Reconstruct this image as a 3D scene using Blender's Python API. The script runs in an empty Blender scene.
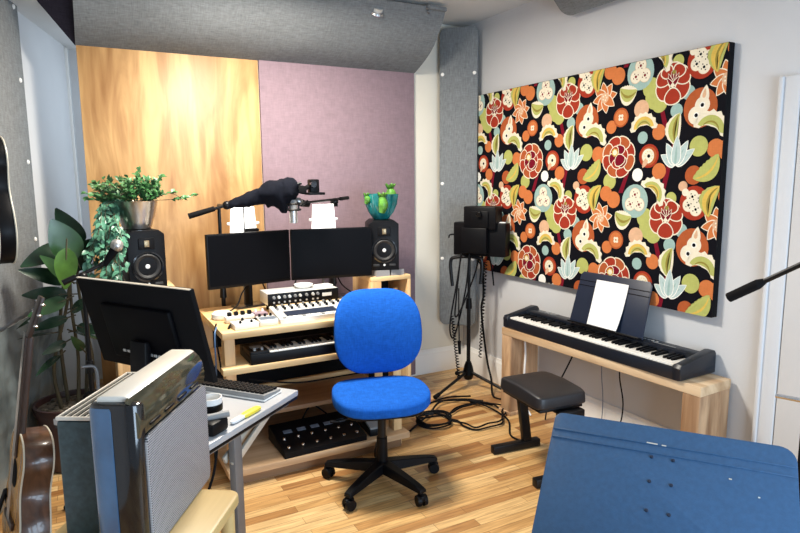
import bpy, bmesh, math, random
from mathutils import Vector, Matrix, Euler, noise
R = math.radians
PI = math.pi
rnd = random.Random(7)
scene = bpy.context.scene
COL = scene.collection

# ------------------------------------------------------------------ materials
def principled(name):
    m = bpy.data.materials.new(name); m.use_nodes = True
    return m, m.node_tree, m.node_tree.nodes['Principled BSDF']

def mat(name, col, rough=0.5, metal=0.0, var=0.0, scale=8.0, bump=0.0, bscale=60.0, spec=0.5,
        emit=None, strength=0.0, sheen=0.0, coat=0.0):
    m, nt, b = principled(name)
    b.inputs['Base Color'].default_value = (*col, 1)
    b.inputs['Roughness'].default_value = rough
    b.inputs['Metallic'].default_value = metal
    b.inputs['Specular IOR Level'].default_value = spec
    if sheen: b.inputs['Sheen Weight'].default_value = sheen
    if coat:
        b.inputs['Coat Weight'].default_value = coat
        b.inputs['Coat Roughness'].default_value = 0.08
    tc = nt.nodes.new('ShaderNodeTexCoord')
    n = nt.nodes.new('ShaderNodeTexNoise'); n.inputs['Scale'].default_value = scale
    n.inputs['Detail'].default_value = 6
    nt.links.new(tc.outputs['Object'], n.inputs['Vector'])
    r = nt.nodes.new('ShaderNodeValToRGB')
    v = max(var, 0.02)
    r.color_ramp.elements[0].position = 0.3; r.color_ramp.elements[1].position = 0.7
    r.color_ramp.elements[0].color = (*[c * (1 - v) for c in col], 1)
    r.color_ramp.elements[1].color = (*[min(1, c * (1 + v)) for c in col], 1)
    nt.links.new(n.outputs['Fac'], r.inputs['Fac'])
    nt.links.new(r.outputs['Color'], b.inputs['Base Color'])
    if bump:
        n2 = nt.nodes.new('ShaderNodeTexNoise'); n2.inputs['Scale'].default_value = bscale
        n2.inputs['Detail'].default_value = 4
        nt.links.new(tc.outputs['Object'], n2.inputs['Vector'])
        bp = nt.nodes.new('ShaderNodeBump'); bp.inputs['Strength'].default_value = bump
        bp.inputs['Distance'].default_value = 0.004
        nt.links.new(n2.outputs['Fac'], bp.inputs['Height'])
        nt.links.new(bp.outputs['Normal'], b.inputs['Normal'])
    if emit:
        b.inputs['Emission Color'].default_value = (*emit, 1)
        b.inputs['Emission Strength'].default_value = strength
    return m

def wood(name, c1, c2, axis='Z', scale=3.0, rough=0.45, stretch=0.08, knots=0.25, coat=0.0):
    """Grain runs along `axis`."""
    m, nt, b = principled(name)
    tc = nt.nodes.new('ShaderNodeTexCoord'); mp = nt.nodes.new('ShaderNodeMapping')
    s = [1.0, 1.0, 1.0]; s['XYZ'.index(axis)] = stretch
    mp.inputs['Scale'].default_value = s
    nt.links.new(tc.outputs['Object'], mp.inputs['Vector'])
    n = nt.nodes.new('ShaderNodeTexNoise'); n.inputs['Scale'].default_value = scale * 4
    n.inputs['Detail'].default_value = 8; n.inputs['Distortion'].default_value = 1.2
    nt.links.new(mp.outputs['Vector'], n.inputs['Vector'])
    n2 = nt.nodes.new('ShaderNodeTexNoise'); n2.inputs['Scale'].default_value = scale
    n2.inputs['Detail'].default_value = 5; n2.inputs['Distortion'].default_value = 2.5
    nt.links.new(mp.outputs['Vector'], n2.inputs['Vector'])
    mx = nt.nodes.new('ShaderNodeMix'); mx.inputs['Factor'].default_value = 0.55
    nt.links.new(n.outputs['Fac'], mx.inputs['A']); nt.links.new(n2.outputs['Fac'], mx.inputs['B'])
    r = nt.nodes.new('ShaderNodeValToRGB')
    e = r.color_ramp.elements
    e[0].position = 0.32; e[0].color = (*c1, 1)
    e[1].position = 0.62; e[1].color = (*c2, 1)
    k = e.new(0.47); k.color = (*[a * (.5 + knots * .3) + bb * (.5 - knots * .3) for a, bb in zip(c1, c2)], 1)
    nt.links.new(mx.outputs['Result'], r.inputs['Fac'])
    nt.links.new(r.outputs['Color'], b.inputs['Base Color'])
    b.inputs['Roughness'].default_value = rough
    if coat: b.inputs['Coat Weight'].default_value = coat
    return m

def floor_mat():
    m, nt, b = principled('strip_floor')
    tc = nt.nodes.new('ShaderNodeTexCoord')
    br = nt.nodes.new('ShaderNodeTexBrick')
    br.offset = 0.37; br.offset_frequency = 2; br.squash = 1.0
    br.inputs['Scale'].default_value = 1.0
    br.inputs['Brick Width'].default_value = 0.52
    br.inputs['Row Height'].default_value = 0.058
    br.inputs['Mortar Size'].default_value = 0.0011
    br.inputs['Mortar Smooth'].default_value = 0.2
    br.inputs['Bias'].default_value = 0.0
    br.inputs['Color1'].default_value = (0, 0, 0, 1); br.inputs['Color2'].default_value = (1, 1, 1, 1)
    br.inputs['Mortar'].default_value = (0.5, 0.5, 0.5, 1)
    nt.links.new(tc.outputs['Object'], br.inputs['Vector'])
    ramp = nt.nodes.new('ShaderNodeValToRGB'); e = ramp.color_ramp.elements
    e[0].position = 0; e[0].color = (.30, .135, .045, 1)
    e[1].position = 1; e[1].color = (.72, .50, .25, 1)
    k = e.new(0.3); k.color = (.52, .29, .11, 1)
    k = e.new(0.62); k.color = (.64, .40, .17, 1)
    nt.links.new(br.outputs['Color'], ramp.inputs['Fac'])
    mp = nt.nodes.new('ShaderNodeMapping'); mp.inputs['Scale'].default_value = (2.2, 30, 1)
    nt.links.new(tc.outputs['Object'], mp.inputs['Vector'])
    n = nt.nodes.new('ShaderNodeTexNoise'); n.inputs['Scale'].default_value = 2.2
    n.inputs['Detail'].default_value = 7; n.inputs['Distortion'].default_value = 0.6
    nt.links.new(mp.outputs['Vector'], n.inputs['Vector'])
    gr = nt.nodes.new('ShaderNodeValToRGB')
    gr.color_ramp.elements[0].position = .3; gr.color_ramp.elements[0].color = (.62, .58, .52, 1)
    gr.color_ramp.elements[1].position = .68; gr.color_ramp.elements[1].color = (1.12, 1.1, 1.05, 1)
    nt.links.new(n.outputs['Fac'], gr.inputs['Fac'])
    mx = nt.nodes.new('ShaderNodeMix'); mx.data_type = 'RGBA'; mx.blend_type = 'MULTIPLY'
    mx.inputs[0].default_value = 1.0
    nt.links.new(ramp.outputs['Color'], mx.inputs[6]); nt.links.new(gr.outputs['Color'], mx.inputs[7])
    mx2 = nt.nodes.new('ShaderNodeMix'); mx2.data_type = 'RGBA'
    nt.links.new(br.outputs['Fac'], mx2.inputs[0])
    nt.links.new(mx.outputs[2], mx2.inputs[6]); mx2.inputs[7].default_value = (.16, .075, .025, 1)
    nt.links.new(mx2.outputs[2], b.inputs['Base Color'])
    b.inputs['Roughness'].default_value = 0.36
    return m

def fabric(name, col, scale=220, rough=0.95, contrast=0.28, bump=0.35):
    m, nt, b = principled(name)
    tc = nt.nodes.new('ShaderNodeTexCoord')
    outs = []
    for sc in ((1, .12, .12), (.12, 1, .12), (.12, .12, 1)):
        mp = nt.nodes.new('ShaderNodeMapping'); mp.inputs['Scale'].default_value = sc
        nt.links.new(tc.outputs['Object'], mp.inputs['Vector'])
        n = nt.nodes.new('ShaderNodeTexNoise'); n.inputs['Scale'].default_value = scale; n.inputs['Detail'].default_value = 3
        nt.links.new(mp.outputs['Vector'], n.inputs['Vector']); outs.append(n.outputs['Fac'])
    a = nt.nodes.new('ShaderNodeMath'); a.operation = 'ADD'
    nt.links.new(outs[0], a.inputs[0]); nt.links.new(outs[1], a.inputs[1])
    a2 = nt.nodes.new('ShaderNodeMath'); a2.operation = 'ADD'
    nt.links.new(a.outputs[0], a2.inputs[0]); nt.links.new(outs[2], a2.inputs[1])
    d = nt.nodes.new('ShaderNodeMath'); d.operation = 'DIVIDE'; d.inputs[1].default_value = 3
    nt.links.new(a2.outputs[0], d.inputs[0])
    r = nt.nodes.new('ShaderNodeValToRGB')
    r.color_ramp.elements[0].position = .36; r.color_ramp.elements[1].position = .64
    r.color_ramp.elements[0].color = (*[c * (1 - contrast) for c in col], 1)
    r.color_ramp.elements[1].color = (*[min(1, c * (1 + contrast)) for c in col], 1)
    nt.links.new(d.outputs[0], r.inputs['Fac']); nt.links.new(r.outputs['Color'], b.inputs['Base Color'])
    bp = nt.nodes.new('ShaderNodeBump'); bp.inputs['Strength'].default_value = bump; bp.inputs['Distance'].default_value = .003
    nt.links.new(d.outputs[0], bp.inputs['Height']); nt.links.new(bp.outputs['Normal'], b.inputs['Normal'])
    b.inputs['Roughness'].default_value = rough
    b.inputs['Specular IOR Level'].default_value = 0.1
    return m

def perforated(name, base, hole, pitch):
    """Round holes on a grid in the object's local y/z plane."""
    m, nt, b = principled(name)
    tc = nt.nodes.new('ShaderNodeTexCoord'); sp = nt.nodes.new('ShaderNodeSeparateXYZ')
    nt.links.new(tc.outputs['Object'], sp.inputs['Vector'])
    def op(o, a, bb=None):
        n = nt.nodes.new('ShaderNodeMath'); n.operation = o
        for i, v in enumerate((a, bb)):
            if v is None: continue
            if isinstance(v, (int, float)): n.inputs[i].default_value = v
            else: nt.links.new(v, n.inputs[i])
        return n.outputs[0]
    k = 2 * PI / pitch
    s1 = op('SINE', op('MULTIPLY', op('ADD', sp.outputs['Y'], sp.outputs['Z']), k * .7))
    s2 = op('SINE', op('MULTIPLY', op('SUBTRACT', sp.outputs['Y'], sp.outputs['Z']), k * .7))
    p = op('MULTIPLY', s1, s2)
    g = op('GREATER_THAN', p, 0.18)
    mx = nt.nodes.new('ShaderNodeMix'); mx.data_type = 'RGBA'
    nt.links.new(g, mx.inputs[0]); mx.inputs[6].default_value = (*base, 1); mx.inputs[7].default_value = (*hole, 1)
    nt.links.new(mx.outputs[2], b.inputs['Base Color'])
    b.inputs['Roughness'].default_value = .42; b.inputs['Metallic'].default_value = .25
    bp = nt.nodes.new('ShaderNodeBump'); bp.inputs['Strength'].default_value = .6; bp.inputs['Distance'].default_value = .002
    bp.invert = True
    nt.links.new(p, bp.inputs['Height']); nt.links.new(bp.outputs['Normal'], b.inputs['Normal'])
    return m

M = {}
M['wall'] = mat('wall_white', (.60, .61, .625), .85, var=.03, scale=2.5, bump=.12, bscale=90)
M['wall_cream'] = mat('wall_cream', (.76, .73, .64), .85, var=.03, scale=2.5)
M['ceiling'] = mat('ceiling_paint', (.60, .60, .59), .9, var=.03, scale=3)
M['trim'] = mat('trim_white', (.86, .85, .82), .5, var=.02)
M['floor'] = floor_mat()
M['ply'] = wood('golden_plywood', (.235, .105, .032), (.62, .385, .165), 'Z', 2.6, .46, .15, .3)
M['mauve'] = fabric('mauve_cloth', (.255, .185, .215), 160, .95, .12, .2)
M['grey_cloth'] = fabric('grey_cloth', (.195, .21, .22), 190, .95, .24, .35)
M['dark_cloth'] = fabric('dark_plum_cloth', (.035, .03, .042), 170, .95, .2, .3)
M['pine'] = wood('pale_pine', (.60, .36, .14), (.88, .66, .36), 'X', 2.5, .5, .10, .3)
M['pine_z'] = wood('pine_upright', (.55, .31, .12), (.86, .62, .33), 'Z', 2.5, .5, .10, .3)
M['oak'] = wood('bench_oak', (.40, .235, .115), (.70, .50, .31), 'X', 2.5, .55, .09, .4)
M['oak_z'] = wood('bench_oak_end', (.20, .095, .040), (.62, .41, .24), 'Z', 4.0, .55, .12, .5)
M['brown'] = wood('brown_shelf', (.16, .085, .04), (.36, .21, .11), 'X', 3, .5, .08, .4)
M['maple'] = wood('maple_top', (.40, .27, .10), (.62, .46, .21), 'Y', 2.5, .38, .1, .3)
M['black'] = mat('black_plastic', (.004, .004, .005), .42, var=.1, spec=.14)
M['black_matte'] = mat('black_matte', (.004, .004, .005), .8, var=.1, spec=.15)
M['black_gloss'] = mat('black_gloss', (.006, .006, .007), .12, var=.05, coat=.4)
M['screen'] = mat('dark_screen', (.002, .002, .003), .45, var=.02, spec=.06)
M['black_metal'] = mat('black_metal', (.006, .006, .007), .35, .2, var=.1, spec=.3)
M['vinyl'] = mat('black_vinyl', (.013, .013, .016), .42, bump=.25, bscale=220, var=.1)
M['chair_blue'] = fabric('blue_cloth', (.009, .092, .42), 260, .85, .22, .25)
M['chrome'] = mat('chrome', (.75, .75, .76), .18, 1.0, var=.03)
M['steel'] = mat('brushed_steel', (.62, .60, .57), .28, 1.0, var=.12, scale=14)
M['silver'] = mat('silver_panel', (.70, .70, .68), .4, .35, var=.06, scale=20)
M['white'] = mat('white_plastic', (.82, .82, .80), .4, var=.02)
M['paper'] = mat('white_paper', (.86, .86, .86), .8, var=.02)
M['ivory'] = mat('ivory_key', (.82, .80, .75), .3, var=.02)
M['led_white'] = mat('lamp_diffuser', (.9, .9, .88), .5, emit=(1, .97, .93), strength=1.2)
M['grey'] = mat('grey_plastic', (.23, .235, .24), .5, var=.08)
M['grey_metal'] = mat('grey_metal', (.19, .185, .185), .45, .4, var=.12)
M['pale_metal'] = mat('pale_metal', (.60, .56, .48), .4, .3, var=.08)
M['foam'] = mat('grey_foam', (.30, .30, .31), .95, var=.1, bump=.3, bscale=150)
M['blue_sheen_stand'] = mat('black_enamel_blue_sheen', (.026, .076, .158), .36, var=.10, scale=90, bump=.06, bscale=240)  # black stand, with the blue daylight sheen put into its base colour
M['rest'] = mat('dark_navy_board', (.010, .018, .040), .42, var=.1)
M['piano'] = mat('black_shell_blue_sheen', (.007, .010, .017), .36, var=.1)  # black shell, its blue reflection mixed into the colour
M['teal_glaze'] = mat('teal_glaze', (.012, .19, .20), .14, var=.35, scale=14, coat=.6)
M['green_glaze'] = mat('green_succulent', (.085, .25, .035), .35, var=.45, scale=40)
M['leaf'] = mat('ivy_leaf', (.050, .16, .050), .45, var=.55, scale=22)
M['leaf_blue'] = mat('vine_leaf', (.075, .22, .14), .4, var=.5, scale=22)
M['leaf_dark'] = mat('rubber_leaf', (.012, .036, .018), .25, var=.4, scale=9)
M['leaf_mid'] = mat('rubber_leaf_mid', (.022, .065, .022), .28, var=.4, scale=9)
M['leaf_bright'] = mat('rubber_leaf_bright', (.085, .20, .030), .35, var=.35, scale=14)
M['stem'] = mat('stem', (.075, .060, .030), .7, var=.3)
M['soil'] = mat('soil', (.10, .085, .065), .95, var=.6, scale=50, bump=1, bscale=60)
M['pot_brown'] = mat('brown_pot', (.050, .022, .020), .4, var=.25, scale=12)
M['teal_side'] = mat('dark_teal_case', (.030, .055, .062), .5, var=.3, scale=70)
M['blue_gloss'] = mat('blue_gloss_case', (.045, .105, .20), .16, var=.25, scale=9, coat=.5)
M['cream_top'] = mat('pale_top', (.74, .70, .62), .3, var=.04)
M['gold_gloss'] = mat('smoked_gloss', (.11, .10, .065), .08, .6, var=.25, scale=16)
M['mesh'] = perforated('perforated_grille', (.43, .42, .43), (.05, .05, .055), .0085)
M['blue_case'] = mat('blue_case', (.09, .19, .38), .4, var=.1)
M['slate'] = mat('slate_case', (.13, .16, .21), .4, var=.25, scale=40)
M['yellow'] = mat('yellow_handle', (.75, .62, .06), .4, var=.1)
M['guitar_side'] = wood('mahogany', (.040, .017, .009), (.145, .066, .034), 'Z', 5, .3, .15, .4, .4)
M['guitar_top'] = wood('spruce', (.45, .20, .045), (.66, .36, .10), 'Z', 8, .25, .05, .2, .5)
M['binding'] = mat('cream_binding', (.62, .58, .47), .35, var=.04)
M['rosewood'] = wood('rosewood', (.020, .011, .009), (.065, .035, .026), 'Z', 8, .35, .06)
M['sock'] = fabric('black_navy_cloth', (.0045, .0055, .010), 180, .9, .3, .4)
M['window_glass'] = mat('dim_plastic_sheet', (.14, .17, .18), .3, var=.5, scale=5, bump=.6, bscale=14)
M['glass'] = mat('mug_white', (.80, .80, .79), .15, var=.02)
M['mic_grille'] = mat('mic_grille', (.55, .55, .54), .35, .8, var=.5, scale=260)
M['dust_cap'] = mat('cone_paper', (.018, .018, .019), .55, var=.1)
M['copper'] = mat('ribbon_tweeter', (.32, .24, .14), .35, .7, var=.2, scale=120)

# ------------------------------------------------------------------ mesh builder
class MB:
    def __init__(s, T=None):
        s.bm = bmesh.new(); s.T = T or Matrix.Identity(4)
    def _join(s, b, mi=0):
        me = bpy.data.meshes.new('tmp')
        for f in b.faces: f.material_index = mi
        b.to_mesh(me); b.free()
        me.transform(s.T); s.bm.from_mesh(me); bpy.data.meshes.remove(me)
        return s
    def box(s, c, size, rot=(0, 0, 0), bev=0.0, seg=2, mi=0):
        b = bmesh.new(); bmesh.ops.create_cube(b, size=1)
        bmesh.ops.scale(b, vec=size, verts=b.verts)
        if bev: bmesh.ops.bevel(b, geom=list(b.edges), offset=bev, segments=seg, profile=.5, affect='EDGES')
        bmesh.ops.transform(b, matrix=Matrix.Translation(c) @ Euler(rot).to_matrix().to_4x4(), verts=b.verts)
        return s._join(b, mi)
    def rod(s, p0, p1, r0, r1=None, seg=14, mi=0):
        p0, p1 = Vector(p0), Vector(p1); r1 = r0 if r1 is None else r1
        d = p1 - p0; b = bmesh.new()
        bmesh.ops.create_cone(b, cap_ends=True, segments=seg, radius1=r0, radius2=r1, depth=d.length)
        q = d.to_track_quat('Z', 'Y').to_matrix().to_4x4()
        bmesh.ops.transform(b, matrix=Matrix.Translation((p0 + p1) / 2) @ q, verts=b.verts)
        return s._join(b, mi)
    def bar(s, p0, p1, w, h, bev=0.0, up=(0, 0, 1), mi=0):
        p0, p1 = Vector(p0), Vector(p1); d = p1 - p0
        z = d.normalized(); x = Vector(up).cross(z)
        if x.length < 1e-4: x = Vector((1, 0, 0)).cross(z)
        x.normalize(); y = z.cross(x)
        m = Matrix((x, y, z)).transposed().to_4x4(); m.translation = (p0 + p1) / 2
        b = bmesh.new(); bmesh.ops.create_cube(b, size=1)
        bmesh.ops.scale(b, vec=(w, h, d.length), verts=b.verts)
        if bev: bmesh.ops.bevel(b, geom=list(b.edges), offset=bev, segments=2, profile=.5, affect='EDGES')
        bmesh.ops.transform(b, matrix=m, verts=b.verts)
        return s._join(b, mi)
    def ball(s, c, r, sx=(1, 1, 1), seg=20, mi=0, rot=(0, 0, 0)):
        b = bmesh.new(); bmesh.ops.create_uvsphere(b, u_segments=seg, v_segments=seg // 2 + 2, radius=r)
        bmesh.ops.scale(b, vec=sx, verts=b.verts)
        bmesh.ops.transform(b, matrix=Matrix.Translation(c) @ Euler(rot).to_matrix().to_4x4(), verts=b.verts)
        return s._join(b, mi)
    def superq(s, c, a, e1=.35, e2=.35, rot=(0, 0, 0), nu=48, nv=28, warp=None, mi=0):
        b = bmesh.new()
        sg = lambda v, e: math.copysign(abs(v) ** e, v)
        rows = []
        for j in range(nv + 1):
            ph = -PI / 2 + PI * j / nv; row = []
            n = 1 if j in (0, nv) else nu
            for i in range(n):
                th = 2 * PI * i / nu
                p = Vector((a[0] * sg(math.cos(ph), e1) * sg(math.cos(th), e2), a[1] * sg(math.cos(ph), e1) * sg(math.sin(th), e2), a[2] * sg(math.sin(ph), e1)))
                if warp: p = Vector(warp(p))
                row.append(b.verts.new(p))
            rows.append(row)
        for j in range(nv):
            r0, r1 = rows[j], rows[j + 1]
            for i in range(nu):
                k = (i + 1) % nu
                if len(r0) == 1: b.faces.new((r0[0], r1[k], r1[i]))
                elif len(r1) == 1: b.faces.new((r0[i], r0[k], r1[0]))
                else: b.faces.new((r0[i], r0[k], r1[k], r1[i]))
        bmesh.ops.recalc_face_normals(b, faces=b.faces)
        bmesh.ops.transform(b, matrix=Matrix.Translation(c) @ Euler(rot).to_matrix().to_4x4(), verts=b.verts)
        return s._join(b, mi)
    def lathe(s, prof, c=(0, 0, 0), seg=32, rot=(0, 0, 0), mi=0, wob=None):
        b = bmesh.new(); rings = []
        for r, z in prof:
            if r < 1e-6: rings.append([b.verts.new((0, 0, z))])
            else:
                ring = []
                for i in range(seg):
                    t = 2 * PI * i / seg; rr = r * (1 + (wob(t, z) if wob else 0))
                    ring.append(b.verts.new((rr * math.cos(t), rr * math.sin(t), z)))
                rings.append(ring)
        for r0, r1 in zip(rings, rings[1:]):
            for i in range(seg):
                k = (i + 1) % seg
                if len(r0) == 1 and len(r1) == 1: continue
                if len(r0) == 1: b.faces.new((r0[0], r1[i], r1[k]))
                elif len(r1) == 1: b.faces.new((r0[i], r1[0], r0[k]))
                else: b.faces.new((r0[i], r1[i], r1[k], r0[k]))
        bmesh.ops.recalc_face_normals(b, faces=b.faces)
        bmesh.ops.transform(b, matrix=Matrix.Translation(c) @ Euler(rot).to_matrix().to_4x4(), verts=b.verts)
        return s._join(b, mi)
    def prism(s, poly, h, T=None, bev=0.0, mi=0):
        """polygon in local xy, extruded along +z by h"""
        b = bmesh.new()
        vs = [b.verts.new((x, y, 0)) for x, y in poly]
        f = b.faces.new(vs)
        r = bmesh.ops.extrude_face_region(b, geom=[f])
        bmesh.ops.translate(b, vec=(0, 0, h), verts=[g for g in r['geom'] if isinstance(g, bmesh.types.BMVert)])
        bmesh.ops.recalc_face_normals(b, faces=b.faces)
        if bev:
            es = [e for e in b.edges if abs(e.verts[0].co.z - e.verts[1].co.z) < 1e-6]
            bmesh.ops.bevel(b, geom=es, offset=bev, segments=2, profile=.5, affect='EDGES')
        if T is not None: bmesh.ops.transform(b, matrix=T, verts=b.verts)
        return s._join(b, mi)
    def tube(s, pts, r, seg=8, smooth=6, radii=None, mi=0, closed_ends=True):
        pts = [Vector(p) for p in pts]
        if smooth and len(pts) > 2:
            P = [pts[0]] + pts + [pts[-1]]; out = []; rr = []
            RR = None if radii is None else [radii[0]] + list(radii) + [radii[-1]]
            for i in range(1, len(P) - 2):
                for k in range(smooth):
                    t = k / smooth
                    f = lambda a, b_, c, d: .5 * ((2 * b_) + (-a + c) * t + (2 * a - 5 * b_ + 4 * c - d) * t * t + (-a + 3 * b_ - 3 * c + d) * t ** 3)
                    out.append(f(P[i - 1], P[i], P[i + 1], P[i + 2]))
                    if RR: rr.append(f(RR[i - 1], RR[i], RR[i + 1], RR[i + 2]))
            out.append(pts[-1])
            if RR: rr.append(radii[-1]); radii = rr
            pts = out
        b = bmesh.new(); rings = []; up = None
        for i, p in enumerate(pts):
            d = (pts[min(i + 1, len(pts) - 1)] - pts[max(i - 1, 0)])
            if d.length < 1e-9: d = Vector((0, 0, 1))
            d.normalize()
            if up is None:
                up = Vector((0, 0, 1)) if abs(d.z) < .9 else Vector((1, 0, 0))
            x = up.cross(d)
            if x.length < 1e-5: x = d.orthogonal()
            x.normalize(); y = d.cross(x); up = y
            rad = radii[i] if radii else r
            rings.append([b.verts.new(p + rad * (math.cos(2 * PI * k / seg) * x + math.sin(2 * PI * k / seg) * y)) for k in range(seg)])
        for r0, r1 in zip(rings, rings[1:]):
            for k in range(seg):
                b.faces.new((r0[k], r0[(k + 1) % seg], r1[(k + 1) % seg], r1[k]))
        if closed_ends:
            b.faces.new(rings[0][::-1]); b.faces.new(rings[-1])
        return s._join(b, mi)
    def poly(s, pts, mi=0):
        b = bmesh.new(); b.faces.new([b.verts.new(p) for p in pts]); return s._join(b, mi)
    def leaf(s, base, d, n, L, W, droop=.25, fold=.25, seg=6, mi=0, pw=.8):
        """blade from base along d with face normal n"""
        d = Vector(d).normalized(); n = Vector(n); n = (n - n.dot(d) * d)
        if n.length < 1e-4: n = d.orthogonal()
        n.normalize(); sd = d.cross(n)
        b = bmesh.new(); rows = []
        for i in range(seg + 1):
            t = i / seg
            c = Vector(base) + d * (L * t) - n * (droop * L * t * t)
            w = W * .5 * (math.sin(PI * min(1, t ** pw * .97 + .015))) ** .8
            rows.append([b.verts.new(c + sd * w + n * w * fold), b.verts.new(c), b.verts.new(c - sd * w + n * w * fold)])
        for r0, r1 in zip(rows, rows[1:]):
            b.faces.new((r0[0], r0[1], r1[1], r1[0])); b.faces.new((r0[1], r0[2], r1[2], r1[1]))
        return s._join(b, mi)
    def build(s, name, m, parent=None, loc=None, rot=None, angle=32):
        me = bpy.data.meshes.new(name)
        bmesh.ops.remove_doubles(s.bm, verts=s.bm.verts, dist=1e-7)
        s.bm.to_mesh(me); s.bm.free()
        for p in me.polygons: p.use_smooth = True
        me.set_sharp_from_angle(angle=R(angle))
        for mm in (m if isinstance(m, (list, tuple)) else [m]): me.materials.append(mm)
        o = bpy.data.objects.new(name, me); COL.objects.link(o)
        if parent: o.parent = parent
        if loc: o.location = loc
        if rot: o.rotation_euler = rot
        return o

def thing(name, label, cat, loc=(0, 0, 0), rotz=0.0, group=None):
    o = bpy.data.objects.new(name, None); COL.objects.link(o)
    o.empty_display_size = .05
    o.location = loc; o.rotation_euler = (0, 0, rotz)
    return tag(o, label, cat, group)
GROUPS = {'boom_stand': 'boom microphone stands', 'studio_speaker': 'studio speakers on their risers', 'speaker_riser': 'pine speaker risers', 'foam_pad': 'foam wedges under the right speaker', 'desk_monitor': 'monitors on the studio desk', 'effects_box': 'effects boxes on the desk', 'cable': 'loose cables', 'coiled_cable': 'coiled leads on the corner stand', 'cable_coil': 'cable coils on the floor', 'cable_plug': 'loose black plugs', 'paper_sheet': 'white sheets under the desk', 'studio_lamp': 'white lamps behind the monitors'}
def tag(o, label, cat, group=None):
    o['label'] = label; o['category'] = cat
    group = group or GROUPS.get(o.name.split('.')[0])
    if group: o['group'] = group
    return o
def struct(o):
    o['kind'] = 'structure'; return o
def copy_tree(o, parent=None):
    c = o.copy(); COL.objects.link(c)
    if parent: c.parent = parent
    for ch in list(o.children): copy_tree(ch, c)
    return c
def relabel(o, label, loc=None, rotz=None):
    o['label'] = label
    if loc is not None: o.location = loc
    if rotz is not None: o.rotation_euler = (0, 0, rotz)
    return o

XR, YB, HC = 2.85, 4.21, 2.80
def wall_x(y): return -.23 + (y - 4.28) * .2438      # the slanting left wall

# ------------------------------------------------------------------ room
struct(MB().box((.45, 2.2, -.05), (5.2, 6.6, .1)).build('floor', M['floor']))
struct(MB().box((.45, 2.2, HC + .05), (5.2, 6.6, .1)).build('ceiling', M['ceiling']))
struct(MB().box((1.70, 4.90, HC / 2), (2.50, 1.38, HC)).build('wall_back', M['wall_cream']))
struct(MB().box((XR + .05, 1.65, HC / 2), (.1, 5.3, HC)).build('wall_right', M['wall']))
a0, a1 = Vector((wall_x(-1.0), -1.0, 0)), Vector((wall_x(5.45), 5.45, 0))
dv = (a1 - a0).normalized(); nv_ = Vector((-dv.y, dv.x, 0))
mid = (a0 + a1) / 2 + nv_ * .05
struct(MB().box((mid.x, mid.y, HC / 2), ((a1 - a0).length, .1, HC), (0, 0, math.atan2(dv.y, dv.x))).build('wall_left', M['wall']))
# lower ceiling of the bay by the left wall
sb = MB(); sb.prism([(.46, 4.222), (.46, 5.45), (wall_x(5.45), 5.45), (wall_x(3.75), 3.75), (-.10, 3.75), (.04, 4.22)], .19, Matrix.Translation((0, 0, 2.60)))
struct(sb.build('ceiling_bay', M['ceiling']))
struct(MB().box((.15, 5.42, HC / 2), (.7, .06, HC)).build('wall_bay', M['wall']))
# skirting: a tall board with a moulded cap
def skirting(p0, p1, inward, name):
    p0, p1 = Vector(p0), Vector(p1); d = (p1 - p0); L = d.length; d.normalize()
    m = Matrix((Vector(inward), Vector((0, 0, 1)), d)).transposed().to_4x4(); m.translation = p0
    prof = [(0, 0), (.022, 0), (.022, .145), (.018, .155), (.018, .168), (.010, .180), (.008, .20), (0, .20)]
    b = MB(); b.prism(prof, L, m); return struct(b.build(name, M['trim']))
skirting((2.06, YB, 0), (XR, YB, 0), (0, -1, 0), 'baseboard_back')
skirting((XR, YB - .022, 0), (XR, 1.72, 0), (-1, 0, 0), 'baseboard_right')
# casing and door at the right end of the right wall
b = MB(); b.box((XR - .014, 1.62, 1.02), (.028, .09, 2.04), bev=.006); b.box((XR - .02, 1.655, 1.02), (.04, .02, 2.04), bev=.005)
struct(b.build('trim_1', M['wall']))
b = MB(); b.box((XR - .012, 1.17, 1.0), (.024, .80, 2.0), bev=.004)
struct(b.build('door_1', M['wall']))
# casing at the far end of the bay
b = MB(); b.box((.015, 5.33, 1.3), (.035, .12, 2.58), bev=.008); b.box((-.012, 5.30, 1.3), (.02, .05, 2.58), bev=.005)
struct(b.build('trim_2', M['trim']))

# ------------------------------------------------------------------ wall panels and cloth
b = MB(); b.box((0, 0, 1.2), (1.085, .018, 2.40), bev=.002)
o = tag(b.build('plywood_panel', M['ply'], loc=(.615, YB - .0095, .012)), 'tall golden plywood sheet on the back wall behind the left desk monitor', 'wall panel')
b = MB(); b.box((0, 0, 1.2), (1.205, .024, 2.40), bev=.004)
o = tag(b.build('mauve_panel', M['mauve'], loc=(1.765, YB - .0125, .012)), 'tall mauve cloth covered panel on the back wall right of the plywood', 'wall panel')

# the grey cloth baffle that slopes from the back wall up to the ceiling
def cloth_sheet(nx, ny, f, th=.012):
    bm = bmesh.new(); top = []; bot = []
    for j in range(ny + 1):
        top.append([bm.verts.new(f(i / nx, j / ny)) for i in range(nx + 1)])
    for j in range(ny):
        for i in range(nx):
            bm.faces.new((top[j][i], top[j][i + 1], top[j + 1][i + 1], top[j + 1][i]))
    bmesh.ops.recalc_face_normals(bm, faces=bm.faces)
    r = bmesh.ops.solidify(bm, geom=list(bm.faces), thickness=th)
    o = MB(); o.bm.free(); o.bm = bm; return o
T = thing('ceiling_baffle', 'wide grey cloth baffle sloping from the back wall up to the ceiling', 'acoustic baffle', (.07, YB, 2.40))
def sling(u, v):
    x = u * 2.30
    y = -.015 - .46 * v
    bulge = .055 * math.sin(PI * v)
    z = .004 + .366 * v - bulge + .012 * noise.noise((x * 2.3, v * 2, 0)) * math.sin(PI * v)
    y -= bulge * .7
    return Vector((x, y, z))
cloth_sheet(60, 14, sling).build('cloth', M['grey_cloth'], T)
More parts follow.
